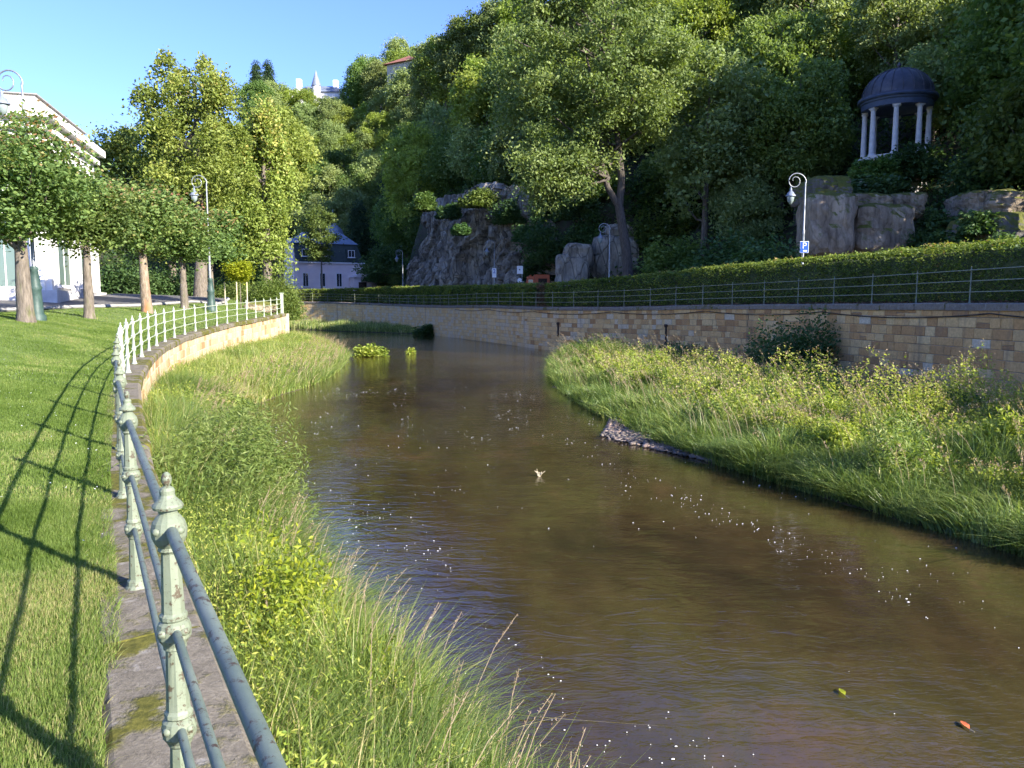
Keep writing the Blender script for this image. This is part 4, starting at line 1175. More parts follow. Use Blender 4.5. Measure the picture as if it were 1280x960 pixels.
# promenade maples (pollarded, wide low crowns)
LM = ['maple at the left edge of the view, its mossy trunk hiding the lamp base', 'maple in front of the white building corner, second of the row along the lawn',
      'maple with an orange brown flaky trunk, third of the row along the lawn', 'maple with a short upright trunk, fourth of the row left of the lamp', 'thin trunked maple at the end of the row right of the lamp']
MS = [(6.2, .25, 4.1, (2.25, 2.3, 2.0), 64), (5.5, .19, 3.75, (1.5, 1.9, 1.6), 40), (5.7, .23, 3.8, (1.45, 1.9, 1.7), 40), (5.5, .20, 3.65, (1.4, 1.9, 1.6), 36), (5.7, .14, 3.6, (1.4, 1.9, 1.85), 36)]
for k, ((a, b_, Y), (H, tr, cz, cr, nc)) in enumerate(zip(TREES_L, MS)):
    q = P(a, b_, Y); z = float(gz([(q.x, q.y)])[0])
    tree('maple_tree', (q.x, q.y, z - .02), tree_parts(40 + k, H, tr, cz, cr, nc, .72, [19000, 15000, 14000, 13000, 13000][k], .13 + .012 * k, up=.45, toptint=.35, limbs=16, flat=.6, W=.75, inner=.35, lean=-.02 if k == 2 else 0),
         (M['bark_red'] if k == 2 else M['bark'], M['maple']), LM[k], group='maples along the lawn')
# big trees behind them
q = P(252, 376, 56)
tree('chestnut_tree', (q.x, q.y, 1.5), tree_parts(61, 20, .5, 11.2, (4.3, 4.2, 7.1), 78, 1.0, 34000, .24, droop=.6, limbs=30, toptint=.1), (M['bark'], M['chestnut']),
     'tallest sunlit tree on the left with bare twigs at its top, rising behind the maples', rz=.4)
q = P(335, 376, 60)
tree('weeping_tree', (q.x, q.y, 1.5), tree_parts(62, 16, .4, 8.9, (2.5, 2.8, 7.0), 56, .8, 24000, .24, up=.0, droop=1.6, limbs=24, toptint=.6, flat=1.3), (M['bark'], M['chestnut']),
     'yellowing weeping tree with drooping branches hanging above the big rounded bush')
q = P(388, 376, 68)
tree('linden_tree', (P(352, 378, 70).x, 70, .8), tree_parts(66, 17.5, .4, 14.0, (3.6, 4.0, 4.6), 70, 1.0, 24000, .28, droop=.7, limbs=20), (M['bark'], M['chestnut']),
     'tall yellow green tree reaching over the roof of the pink house from the left')
q = P(165, 376, 62)
tree('chestnut_tree', (q.x, q.y, 1.6), tree_parts(63, 14, .45, 8.6, (5.4, 5.0, 5.2), 100, 1.15, 34000, .27, droop=.5, limbs=26), (M['bark'], M['chestnut']),
     'broad sunlit tree behind the white building corner and the maples', rz=1.0)
q = P(205, 376, 68)
tree('chestnut_tree', (q.x - 1, q.y + 4, 1.8), tree_parts(67, 14, .45, 8.5, (5.0, 5, 5.4), 90, 1.3, 28000, .3, limbs=20), (M['bark'], M['forest']),
     'darker tree between the broad sunlit one and the tallest tree', rz=1.0)
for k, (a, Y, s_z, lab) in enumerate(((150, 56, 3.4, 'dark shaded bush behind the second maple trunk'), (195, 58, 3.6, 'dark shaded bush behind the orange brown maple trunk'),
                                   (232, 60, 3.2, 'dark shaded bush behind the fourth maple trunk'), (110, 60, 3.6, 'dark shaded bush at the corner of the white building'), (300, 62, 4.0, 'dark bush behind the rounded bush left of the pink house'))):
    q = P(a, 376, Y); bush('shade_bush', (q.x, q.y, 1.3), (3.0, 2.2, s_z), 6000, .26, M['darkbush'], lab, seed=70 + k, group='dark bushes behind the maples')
# golden sapling with stakes
q = P(301, 377, 46); z = float(gz([(q.x, q.y)])[0])
gs = tree('golden_sapling', (q.x, q.y, z), tree_parts(71, 2.7, .035, 2.2, (.95, .95, .72), 26, .34, 5200, .13, up=.9, limbs=9, W=.8), (M['bark'], M['goldleaf']), 'small golden leaved sapling held by wooden stakes near the end of the railing', cat='sapling')
for k, (dx, dy) in enumerate(((.35, .1), (-.12, -.3), (-1.0, .2))):
    o = MB().tube(np.array([[0, 0, -.1], [.01, 0, 1.55]]), .035, 6).build('stake', M['drift']); o.location = (q.x + dx, q.y + dy, z)
    tag(o, ['right hand wooden stake beside the golden sapling', 'middle wooden stake in front of the golden sapling', 'wooden stake standing apart left of the golden sapling'][k], 'stake', 'stakes round the sapling')


# rocks
def boulder(name, loc, size, mat_, label, seed, rough=.22, sub=14, sq=3.0, rz=0, cat='rock', group=None):
    n = sub; a = np.linspace(0, np.pi, n + 1); b2 = np.linspace(0, 2 * np.pi, 2 * n, endpoint=False); AA, BB = np.meshgrid(a, b2, indexing='ij')
    d = np.stack([np.sin(AA) * np.cos(BB), np.sin(AA) * np.sin(BB), np.cos(AA)], -1).reshape(-1, 3)
    L = (np.abs(d) ** sq).sum(1) ** (-1 / sq); p = d * L[:, None]
    p *= (1 + (fbm(d * 1.6 + seed * 3.7, seed) - .5)[:, None] * rough * 2 + (vnoise(d * 5 + seed, seed + 5) - .5)[:, None] * rough * .5)
    st_ = np.floor(d * 2.6 + seed) ; p *= (1 + (_hash(st_[:, 0], st_[:, 1], st_[:, 2], seed) - .5)[:, None] * rough * .35); p += p * (fbm(d * 6 + seed, seed + 3) - .5)[:, None] * rough * .5; p *= np.array(size)
    m_ = 2 * n; i = np.arange(n)[:, None] * m_; j = np.arange(m_)[None]; k = (j + 1) % m_
    mb = MB().add(p, np.stack([i + j, i + m_ + j, i + m_ + k, i + k], -1).reshape(-1, 4), .5, False)
    o = mb.build(name, mat_); o.location = loc; o.rotation_euler = (0, 0, rz)
    return tag(o, label, cat, group)


q = P(325, 378, 47.5); boulder('boulder', (q.x, q.y, float(gz([(q.x, q.y)])[0]) + .12), (.95, .6, .42), M['rock_l'], 'pale boulder on the lawn between the sapling and the big bush', 1)

# granite blocks below the pavilion
for (a, b_, Y, sx, sz, mt, lab, sd_) in ((1030, 284, 41, 1.25, 1.75, 'rock_l', 'rounded grey granite block beside the tall lamp, lower left of the pair', 21),
                                         (1034, 263, 41.6, 1.15, .75, 'rock_l', 'weathered granite block under the mossy boulder beside the lamp', 22),
                                         (1025, 240, 42, 1.0, .72, 'rock_m', 'moss covered boulder on top of the granite blocks by the lamp', 23),
                                         (1088, 289, 41.5, 1.72, 1.35, 'rock_l', 'wide lower granite block with a rusty tint below the pavilion', 24),
                                         (1075, 262, 42.2, 1.25, .72, 'rock_l', 'flat upper granite block left of the crack below the pavilion', 25),
                                         (1117, 262, 42.6, 1.0, .76, 'rock_l', 'flat upper granite block right of the crack below the pavilion', 26),
                                         (1235, 292, 37, 1.0, .9, 'rock_m', 'mossy boulder half hidden by leaves right of the granite blocks', 27),
                                         (1262, 262, 39, 1.6, .8, 'rock_l', 'broken brownish rock ledge under the trees at the right edge', 28),
                                         (1225, 258, 40, 1.2, .7, 'rock_l', 'small brownish rock ledge above the mossy boulder', 29)):
    q = P(a, b_, Y); boulder('granite_block', (q.x, q.y, q.z), (sx * .95, 1.8, sz * .93), M[mt], lab, sd_, .13, 26, 7, rz=((sd_ * 37) % 7 - 3) * .06, group='rocks below the pavilion')
for (a, b_, Y, sx, sz, lab, sd_) in ((715, 345, 64, 1.35, 1.5, 'blocky grey rock stack beside the orange truck, its lowest block', 31), (722, 322, 64.6, 1.25, 1.15, 'upper rounded block of the grey rock stack left of the forked tree', 32),
                                     (703, 332, 64.2, .55, .9, 'narrow side block of the grey rock stack near the orange truck', 33), (768, 322, 66, 2.0, 1.9, 'brown shaded rock behind the lamp and the forked tree', 34), (773, 298, 67, 1.4, 1.1, 'small brown rock on top of the shaded one behind the forked tree', 35)):
    q = P(a, b_, Y); boulder('rock_stack', (q.x, q.y, q.z), (sx, 1.5, sz), M['rock'], lab, sd_, .14, 12, 4.5, group='rocks behind the quay road')

# the grey cliff: fractured faceted face along the hill foot
u0 = float(np.interp(68.5, Fp[:, 1], uu)); u1 = float(np.interp(95.5, Fp[:, 1], uu))
nu, nz = 280, 110; U, Zp = np.meshgrid(np.linspace(0, 1, nu), np.linspace(0, 1, nz)); Uf, Zf = U.ravel(), Zp.ravel()
fo = FOOT.at((u0 + (u1 - u0) * Uf) * FOOT.L); nrm = -FOOT.right((u0 + (u1 - u0) * Uf) * FOOT.L)
topz = 4.0 + 8.6 * sstep(0, .22, Uf) * (1 - .75 * sstep(.80, 1, Uf)) + (fbm(np.column_stack([Uf * 7, Uf * 0]), 4) - .5) * 3.0
cell = np.column_stack([Uf * 34 + Zf * 5.0 + (fbm(np.column_stack([Uf * 6, Zf * 4]), 2) - .5) * 3, Zf * 4.5 + Uf * 9 + (fbm(np.column_stack([Uf * 9, Zf * 5]), 12) - .5) * 4])
fac = _hash(np.floor(cell[:, 0]), np.floor(cell[:, 1]), np.zeros(len(cell)), 3) - .5
cell2 = np.column_stack([Uf * 9 + Zf * 1.6 + (fbm(np.column_stack([Uf * 4, Zf * 3]), 22) - .5) * 3, Zf * 2.6 + Uf * 3])
fac2 = _hash(np.floor(cell2[:, 0]), np.floor(cell2[:, 1]), np.zeros(len(cell2)), 8) - .5
d = (fbm(np.column_stack([Uf * 4, Zf * 2]), 41) - .5) * 3.0 + fac * 1.0 + fac2 * 1.5 + (np.abs((cell[:, 0] % 1) - .5) * -.7) + (fbm(np.column_stack([Uf * 30, Zf * 18]), 42) - .5) * .5
d = d - 1.2 * Zf * 2.2 + 1.4
xy = fo + nrm * d[:, None]; z = .8 + topz * Zf
i = np.arange(nz - 1)[:, None] * nu; j = np.arange(nu - 1)[None]
clf = MB().add(np.column_stack([xy, z]), np.stack([i + j, i + j + 1, i + nu + j + 1, i + nu + j], -1).reshape(-1, 4)).build('rock_cliff', M['rock'])
tag(clf, 'grey fractured rock cliff rising behind the far lamps and hedge', 'cliff')

# hero forked tree on the quay
q = P(788, 350, 55); bz = 1.1
o = empty('forked_tree', (q.x, q.y, bz), 'tall forked tree with two thick bare stems and a broad crown behind the quay lamp', 'tree')
tb = MB()
t0 = np.array([[.0, 0, -.3], [-.15, 0, 2.0], [-.35, 0, 4.2], [-.75, 0, 6.4], [-.95, .1, 7.6]])
tb.tube(t0, [.52, .40, .35, .31, .29], 12)
tb.tube(np.array([[-.85, .05, 7.2], [-.7, .1, 9], [-.95, .2, 11], [-1.2, .2, 13.5], [-.9, .3, 17], [-1.2, .3, 20]]), [.28, .25, .22, .18, .13, .05], 10)
tb.tube(np.array([[-.9, .05, 7.1], [-1.7, .0, 8.4], [-2.2, 0, 10.2], [-2.3, -.1, 12.6], [-2.9, 0, 15.5], [-3.6, 0, 19]]), [.24, .21, .19, .16, .11, .04], 10)
tb.tube(np.array([[-2.1, 0, 9.6], [-3.2, -.2, 10.3], [-4.0, -.3, 11.2], [-4.6, -.5, 11.4]]), [.13, .11, .08, .03], 7)
tb.tube(np.array([[-1.9, 0, 9.0], [-3.1, -.4, 9.0], [-4.4, -.7, 9.4]]), [.08, .06, .02], 6)
r = np.random.default_rng(90)
Cc = []
for _ in range(150):
    d = r.normal(size=3); d /= np.linalg.norm(d); d *= .35 + .65 * r.random() ** .6
    Cc.append(np.array([-2.9, 0, 16.5]) + d * np.array([6.6, 4.6, 7.4]))
for _ in range(26):
    d = r.normal(size=3); d /= np.linalg.norm(d); Cc.append(np.array([-5.6, -.8, 9.3]) + d * np.array([2.6, 2, 2.4]) * r.random() ** .5)
Cc = np.array(Cc)
for q_ in range(0, len(Cc), 5):
    e = Cc[q_]; st = np.array([-1.6, .1, np.clip(e[2] - 3, 9, 18)]); tb.tube(np.array([st, st * .5 + e * .5 + r.normal(size=3) * .3, e]), [.12, .07, .02], 6, cap=False)
tb.build('trunk', M['bark_dark'], o)
n = 66000; ci = r.integers(0, len(Cc), n); d = r.normal(size=(n, 3)); d /= np.linalg.norm(d, axis=1)[:, None]; d *= r.random(n)[:, None] ** .45; d[::5] *= 1.7; d[:, 2] *= .6
p = Cc[ci] + d * r.uniform(.8, 1.6, len(Cc))[ci][:, None]
MB().leaves(p, r.uniform(.15, .32, n), up=.12, rng=r, tint=np.clip(r.random(n) * .5 + r.random(len(Cc))[ci] * .45, 0, 1)).build('crown', M['hero'], o)

# prototypes for the wooded slope
protos = []
PD = [  # H, trunk, cz, radii, clumps, clump_r, leaves, leaf, mat, name
    (15, .26, 9.0, (4.9, 4.9, 6.2), 95, 1.15, 19000, .33, 'forest', 'beech_tree', {}),
    (17, .28, 10.5, (4.5, 4.7, 6.9), 95, 1.1, 19000, .32, 'forest_pale', 'ash_tree', {}),
    (14, .24, 8.2, (5.2, 5.0, 5.8), 90, 1.2, 19000, .34, 'forest', 'maple_tree', dict(droop=.5)),
    (16, .25, 9.8, (4.7, 4.6, 6.4), 95, 1.1, 19000, .31, 'forest_gold', 'linden_tree', dict(droop=.4)),
    (13, .22, 7.6, (4.5, 4.5, 5.4), 85, 1.1, 16000, .32, 'forest_gold', 'hornbeam_tree', {}),
    (18, .24, 9.5, (2.9, 2.9, 8.4), 90, 1.1, 17000, .26, 'conifer', 'spruce_tree', dict(shape='cone', flat=.35, droop=.8)),
    (7, .14, 3.5, (3.2, 3.2, 3.1), 60, 1.15, 13000, .27, 'forest', 'hazel_tree', dict(droop=.4, flat=.6)),
    (8.5, .15, 4.3, (3.0, 3.3, 3.8), 60, 1.15, 13000, .27, 'forest_pale', 'young_ash_tree', dict(flat=.6)),
]
for k, (H, tr, cz, cr, nc, c_r, nl, lf_, mt, nm, kw) in enumerate(PD):
    tb, cb = tree_parts(200 + k, H, tr, cz, cr, nc, c_r, nl, lf_, limbs=16, seg=7, **kw)
    protos.append((tb.mesh('trunk', M['bark']), cb.mesh('crown', M[mt]), nm, mt))


def region(px, s):
    if px < 300: a = 'behind the left bank trees'
    elif px < 465: a = 'on the slope behind the pink house'
    elif px < 560: a = 'on the slope left of the cliff top'
    elif px < 690: a = 'above the grey rock cliff'
    elif px < 850: a = 'on the slope behind the forked tree'
    elif px < 1030: a = 'between the forked tree and the domed pavilion'
    elif px < 1200: a = 'on the slope round the domed pavilion'
    elif px < 1330: a = 'on the slope at the right edge of the view'
    else: a = 'on the slope outside the view on the right, added for shade'
    b = 'low' if s < 12 else 'halfway up' if s < 30 else 'high'
    a = a.replace('on the slope ', '')
    return a, b


adj = {'forest': 'dark green broadleaf', 'forest_pale': 'pale green broadleaf', 'forest_gold': 'yellow green broadleaf', 'conifer': 'dark narrow conifer'}
rr = np.random.default_rng(77); placed = []
gaz = P(1118, 198, 50)
svals = [4, 10, 16.5, 23, 30, 37, 44.5, 52, 60, 70, 82, 96]
for row, s0 in enumerate(svals):
    du = (6.6 + s0 * .04) / (FOOT.L + (BACK.L - FOOT.L) * s0 / 160)
    u = rr.random() * du
    while u < 1:
        uj = u + rr.normal() * du * .22; sj = s0 + rr.normal() * 1.3; u += du
        if not 0 < uj < 1: continue
        p = hill_pt(uj, sj)[0]; fy_ = float(np.interp(uj, uu, Fp[:, 1])); fx_ = float(np.interp(uj, uu, Fp[:, 0]))
        ux, uy, dd = px_of(p[0], p[1], p[2] + 8)
        if fy_ < 24 and fx_ > 0: continue
        if fx_ < -60: continue
        if dd < 5 or ux < 250 or (ux > 1330 and (s0 > 17 or p[1] < 30)) : continue  # the few trees left right of the view are there to shade the pavilion
        kind = int(rr.choice(6, p=[.27, .2, .2, .16, .1, .07]))
        sc = rr.uniform(.82, 1.15)
        if 62 < fy_ < 98 and s0 < 6: continue                                  # cliff face stays bare
        if math.hypot(p[0] - gaz.x, p[1] - gaz.y) < 5.2: continue
        if 890 < ux < 1290 and dd < gaz.y + 2 : continue                       # view to the pavilion
        if 990 < ux < 1170 and dd < 66 : sc *= .7
        if math.hypot(p[0] - 8, p[1] - 55) < 4: continue
        if ux < 560 and s0 > 75: continue
        if 340 < ux < 445 and dd > 148: continue                               # castle roofs show here
        if ux > 850 and s0 > 20: kind = int(rr.choice([3, 4, 1, 0], p=[.45, .2, .2, .15]))  # brighter yellow leaf kinds here put strong sunlight into the colour
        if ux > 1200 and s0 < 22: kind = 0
        if 500 < ux < 850 and s0 > 16: kind = int(rr.choice([1, 2, 3], p=[.6, .2, .2]))  # mostly pale leaf kinds: sunlight on the upper slope painted in
        a, b = region(ux, sj)
        lab = f'{adj[protos[kind][3]]} tree {b} {a}' if b != 'low' else f'{adj[protos[kind][3]]} tree low {a}'
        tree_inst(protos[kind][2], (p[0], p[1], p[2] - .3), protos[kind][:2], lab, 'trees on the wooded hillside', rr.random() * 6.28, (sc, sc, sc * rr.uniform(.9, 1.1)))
        placed.append((ux, uy, dd))
for row, s0 in enumerate([2.2, 7, 13, 20, 27, 35]):
    du = 6.4 / (FOOT.L + (BACK.L - FOOT.L) * s0 / 160); u = rr.random() * du
    while u < 1:
        uj = u + rr.normal() * du * .22; sj = s0 + rr.normal() * .9; u += du
        if not 0 < uj < 1: continue
        p = hill_pt(uj, sj)[0]; fy_ = float(np.interp(uj, uu, Fp[:, 1])); fx_ = float(np.interp(uj, uu, Fp[:, 0]))
        ux, uy, dd = px_of(p[0], p[1], p[2] + 3)
        if (fy_ < 24 and fx_ > 0) or fx_ < -45 or dd < 5 or ux < 330 or ux > 1330: continue
        if 62 < fy_ < 99 and s0 < 5: continue
        if math.hypot(p[0] - gaz.x, p[1] - gaz.y) < 5.5 or math.hypot(p[0] - 8, p[1] - 55) < 3: continue
        if 900 < ux < 1285 and dd < gaz.y + 2: continue
        kind = 6 if rr.random() < .6 else 7; sc = rr.uniform(.7, 1.2)
        a, b = region(ux, sj)
        lab = ('small dark bushy' if kind == 6 else 'small pale bushy') + f' tree {b} {a}'
        tree_inst(protos[kind][2], (p[0], p[1], p[2] - .3), protos[kind][:2], lab, 'small trees under the wooded hillside', rr.random() * 6.28, (sc, sc, sc))
        placed.append((ux, uy, dd))
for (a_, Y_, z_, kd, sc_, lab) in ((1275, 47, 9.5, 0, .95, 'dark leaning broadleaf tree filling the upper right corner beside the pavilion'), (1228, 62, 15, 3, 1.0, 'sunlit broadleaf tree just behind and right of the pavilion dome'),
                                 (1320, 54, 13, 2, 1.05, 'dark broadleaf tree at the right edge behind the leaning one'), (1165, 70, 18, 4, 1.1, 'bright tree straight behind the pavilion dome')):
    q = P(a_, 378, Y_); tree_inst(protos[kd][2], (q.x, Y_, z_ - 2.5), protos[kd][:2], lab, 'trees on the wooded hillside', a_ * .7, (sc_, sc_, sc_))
for k_, a_ in enumerate(range(338, 452, 14)):
    yt = [104, 104, 128, 112, 134, 118, 126, 104, 94][k_]; kd = (1, 3, 1, 4, 1, 1, 3, 1, 2)[k_]
    q = P(a_ + 3, yt, 186); hh_ = PD[kd][0] * .92; sc_ = .8
    tree_inst(protos[kd][2], (q.x, 186 + (k_ % 3) * 2, q.z - hh_ * sc_), protos[kd][:2], 'hilltop tree standing in front of the pale castle like hotel', 'hilltop trees by the hotel', a_ * .7, (sc_, sc_, sc_))
for (Y_, y0_, kk_) in ((172, 138, 3), (160, 168, 5)):
    for k_, a_ in enumerate(range(336, 460, 15)):
        kd = (0, 1, 4, 1, 3, 0, 1)[(k_ + kk_) % 7]; q = P(a_ + kk_, y0_ + (k_ * 37 % 5 - 2) * 5, Y_); hh_ = PD[kd][0] * .9
        tree_inst(protos[kd][2], (q.x, Y_, q.z - hh_ * .85), protos[kd][:2], 'hilltop tree a little below the pale castle like hotel', 'hilltop trees by the hotel', a_ * .9, (.85, .85, .85))
for k_, (a_, yt) in enumerate(((541, 44), (556, 34), (574, 20), (597, 6), (622, -10), (648, -22))):
    kd = (1, 3, 1, 0, 1, 3)[k_]; q = P(a_, yt, 136 - k_ * 2); hh_ = PD[kd][0]
    tree_inst(protos[kd][2], (q.x, 136 - k_ * 2, q.z - hh_), protos[kd][:2], 'skyline tree on the ridge right of the tall pale hilltop house', 'trees on the ridge', a_ * .7, (1, 1, 1))
print('forest trees', len(placed))

# undergrowth on the slope
mb = MB(); n = 170000; u = rng.uniform(.10, .80, n); s = rng.random(n) ** 1.2 * 45
p = hill_pt(u, s); cl = fbm(p[:, :2] * .45, 300); fy_ = np.interp(u, uu, Fp[:, 1])
ok = ~((fy_ > 69) & (fy_ < 95) & (s < 3)) & (p[:, 0] / p[:, 1] < .85) & (p[:, 1] > 10)
p = p[ok]; cl = cl[ok]; p[:, 2] += rng.random(len(p)) * (cl * 4.2) - .1
p[:, :2] += rng.normal(size=(len(p), 2)) * .4
mb.leaves(p, rng.uniform(.18, .42, len(p)), up=.6, rng=rng)
tag(mb.build('undergrowth', M['ivy']), kind='stuff')
_u, _s = np.meshgrid(np.linspace(.08, .7, 500), np.linspace(0, 50, 110)); HV = hill_pt(_u.ravel(), _s.ravel()); HU, HY, HD = px_of(HV[:, 0], HV[:, 1], HV[:, 2])


def on_slope(a_, b_, Y_):
    near = np.hypot(HU - a_, HY - b_) < 7
    if not near.any(): return P(a_, b_, Y_)
    k_ = np.where(near)[0][np.argmin(HD[near])]
    return P(a_, b_, min(Y_, HV[k_, 1] - .4))


# shrubs on and below the pavilion rock, ivy on the cliff
for k, (a, b_, Y, sx, sy, sz, mt, lab) in enumerate(((1085, 232, 43, 2.6, 1.6, 1.5, 'darkbush', 'low spreading shrub hanging over the granite blocks'), (1152, 196, 46.5, 2.3, 1.6, 2.2, 'darkbush', 'rounded shrub hiding the foot of the domed pavilion'),
                                           (1098, 208, 46.5, 1.9, 1.3, 1.3, 'forest', 'small shrub at the left foot of the pavilion'), (1165, 285, 40, 1.9, 1.5, 2.6, 'darkbush', 'dark shrub right of the granite blocks'), (1218, 215, 44, 3.0, 2, 3.6, 'darkbush', 'dark bush right of the pavilion shrub'),
                                           (1275, 200, 44, 3.2, 2, 4.2, 'forest', 'leafy bush at the right edge above the rocks'), (1195, 308, 37, 2.0, 1.2, 1.6, 'darkbush', 'low dark shrub behind the hedge below the mossy boulder'),
                                           (1265, 310, 34, 2.0, 1.2, 1.8, 'darkbush', 'low shrub behind the hedge at the right edge'), (1228, 276, 36, 1.2, .9, 1.1, 'darkbush', 'small bush partly covering the mossy boulder'), (735, 285, 70, 2.6, 1.6, 4.5, 'darkbush', 'tall shrub above the rock stack'), (810, 290, 66, 2.8, 1.6, 5.0, 'forest', 'tall shrub behind the forked trunk'), (700, 262, 76, 3.0, 1.6, 4.5, 'darkbush', 'shrub on the steep bank right of the cliff top'), (965, 318, 40, 2.2, 1.4, 2.4, 'darkbush', 'shrub behind the hedge left of the tall lamp'),
                                           (900, 320, 46, 2.6, 1.6, 3.2, 'darkbush', 'shrub behind the hedge between the forked tree and the tall lamp'), (840, 318, 52, 2.6, 1.6, 3.4, 'forest', 'tall shrub just right of the forked trunk'),
                                           (690, 300, 68, 3.2, 1.8, 3.8, 'darkbush', 'dark green bush between the cliff and the rock stack'), (665, 285, 72, 1.8, 1.5, 2.2, 'darkbush', 'ivy bush growing on the right part of the cliff'),
                                           (560, 262, 80, 1.4, 1.2, 1.6, 'darkbush', 'bush growing from the middle of the cliff'), (480, 320, 98, 3.4, 2, 4.0, 'darkbush', 'dark bush at the left foot of the cliff'),
                                           (472, 335, 108, 2.0, 2, 3.4, 'darkbush', 'dark bush beside the pink annex'), (640, 262, 76, 2.2, 1.6, 2.4, 'darkbush', 'bush hanging over the right side of the cliff'), (600, 246, 78, 2.4, 1.5, 1.8, 'forest', 'bush on the middle of the cliff top'), (530, 250, 84, 1.6, 1.4, 2.0, 'forest', 'small bush near the upper left of the cliff'), (575, 285, 77, 1.0, .9, 1.2, 'darkbush', 'tuft growing from a cliff ledge'), (675, 330, 71, 2.2, 1.4, 2.8, 'darkbush', 'bush at the right foot of the cliff behind the orange truck'), (700, 225, 90, 2.8, 2.0, 3.4, 'darkbush', 'leafy shrub left of the forked tree fork, highest of its group'), (728, 250, 90, 2.6, 1.8, 3.2, 'darkbush', 'leafy shrub on the bank left of the forked stems'), (752, 222, 90, 2.6, 1.8, 3.4, 'forest', 'shrub just left of the fork of the forked tree'), (700, 285, 90, 2.4, 1.7, 3.0, 'darkbush', 'shrub between the cliff end and the rock stack'), (745, 300, 90, 2.2, 1.5, 2.8, 'darkbush', 'shrub directly left of the forked trunk foot'), (812, 240, 90, 2.6, 1.8, 3.6, 'darkbush', 'tall shrub right of the fork of the forked tree'), (850, 275, 90, 2.6, 1.8, 3.4, 'forest', 'shrub on the bank right of the forked trunk'), (690, 255, 90, 2.4, 1.7, 3.0, 'darkbush', 'ivy covered shrub at the right end of the cliff top'))):
    q = on_slope(a, b_, Y); Y = q.y; bush('slope_shrub', (q.x, q.y, q.z - sz * .55), (sx, sy, sz), 5200, .20 + Y * .0012, M[mt], lab, seed=400 + k, stems=6, group='shrubs on the slope')

# ------------------------------------------------------------------ scroll lamps
def make_lamp(h, name, loc, label, rz, group, base=False, sc=1.0):
    o = empty(name, loc, label, 'street lamp', group, rz)
    MB().lathe([(-.2, .085), (.9, .08), (.95, .062), (h * .52, .050), (h * .53, .058), (h * .55, .058), (h * .56, .038), (h - .62, .030)], 12).build('pole', M['gal'], o)
    if base:
        MB().lathe([(-.1, .26), (.12, .26), (.2, .20), (.9, .165), (.98, .20), (1.05, .16), (1.5, .11), (1.55, .14), (1.62, .09)], 14).build('pedestal', M['dgreen'], o)
    # spiral scroll: arch over, round and in
    pts = []; n = 60; cx, cz = -.40, h - .62
    for k in range(n):
        t = k / (n - 1); an = t * 2 * math.pi * 1.55; r_ = .42 * (1 - .83 * t ** .8) + .02
        # shift centre as the coil tightens so it hangs left
        pts.append((cx + r_ * math.cos(an) - .06 * t, 0, cz + r_ * math.sin(an) * 1.0 + .10 * t))
    pts[0] = (0.02, 0, cz - .04)
    MB().tube(np.array(pts), np.linspace(.027, .014, n), 8).build('scroll', M['gal'], o)
    ln = empty('lantern', (-.62, 0, h - 1.20)); ln.parent = o
    MB().lathe([(-.36, .01), (-.34, .05), (-.22, .125), (-.08, .15), (0, .15)], 14).build('globe', M['bulb'], ln)
    MB().lathe([(-.02, .21), (.02, .22), (.06, .17), (.16, .12), (.2, .06), (.32, .045), (.36, .02), (.44, .012)], 14).build('hood', M['tin'], ln)
    return o


q = P(45, 391, 23.6); z1 = float(gz([(q.x, q.y)])[0])
make_lamp(7.6, 'street_lamp', (q.x + .02, q.y, z1), 'scroll street lamp with a dark green pedestal rising through the leftmost maple', 0, 'scroll lamps', True)
q = P(264, 379, 39); z1 = float(gz([(q.x, q.y)])[0])
make_lamp(6.9, 'street_lamp', (q.x, q.y, z1), 'scroll street lamp standing on the lawn between the last two maples', 0, 'scroll lamps', True)
LR = [(1001, 34.0, 5.95, 'scroll street lamp carrying the parking sign, left of the granite blocks'), (761, 52, 5.8, 'scroll street lamp in front of the forked tree'),
      (618, 66.5, 5.8, 'scroll street lamp with a sign plate in front of the middle of the cliff'), (504, 84, 6.0, 'farthest scroll street lamp at the left side of the cliff')]
LP = []
for (a, Y, h, lab) in LR:
    q = P(a, 378, Y); LP.append((q.x, Y)); make_lamp(h, 'street_lamp', (q.x, Y, float(QZ(Y))), lab, 0, 'scroll lamps', False)


def text(body, size, mat_, loc, parent, name='lettering'):
    cu = bpy.data.curves.new(name, 'FONT'); cu.body = body; cu.size = size; cu.extrude = .004; cu.align_x = 'CENTER'; cu.align_y = 'CENTER'
    cu.materials.append(mat_); o = bpy.data.objects.new(name, cu); COL.objects.link(o); me = bpy.data.meshes.new_from_object(o); bpy.data.objects.remove(o); o = bpy.data.objects.new(name, me); COL.objects.link(o); o.parent = parent; o.location = loc; o.rotation_euler = (math.pi / 2, 0, 0); return o


q = P(1003.5, 309, 34.0 - .12)
sg_ = empty('parking_sign', (LP[0][0], 33.84, q.z), 'blue parking sign with a white P fixed to the tall lamp', 'sign', rz=-.15)
MB().box((0, 0, 0), (.36, .02, .50), bev=.004).build('panel', M['signwhite'], sg_); MB().box((0, -.013, 0), (.32, .012, .46)).build('blue_field', M['signblue'], sg_)
text('P', .38, M['signwhite'], (0, -.024, .05), sg_); MB().box((.03, -.022, -.16), (.16, .006, .06)).build('small_symbol', M['signwhite'], sg_)
q = P(620, 341, 66.3)
sg_ = empty('route_sign', (LP[2][0], 66.33, q.z), 'white plate with a blue figure on the lamp before the cliff', 'sign')
MB().box((0, 0, 0), (.36, .03, .78), bev=.004).build('panel', M['signwhite'], sg_); text('2', .5, M['signblue'], (0, -.022, .12), sg_)
q = P(652.5, 378, 65); zq = float(QZ(65))
sg_ = empty('road_sign', (q.x, 65, zq), 'pair of small white signs on one post beside the orange truck', 'sign')
MB().lathe([(-.1, .035), (3.3, .035)], 8).build('pole', M['gal'], sg_)
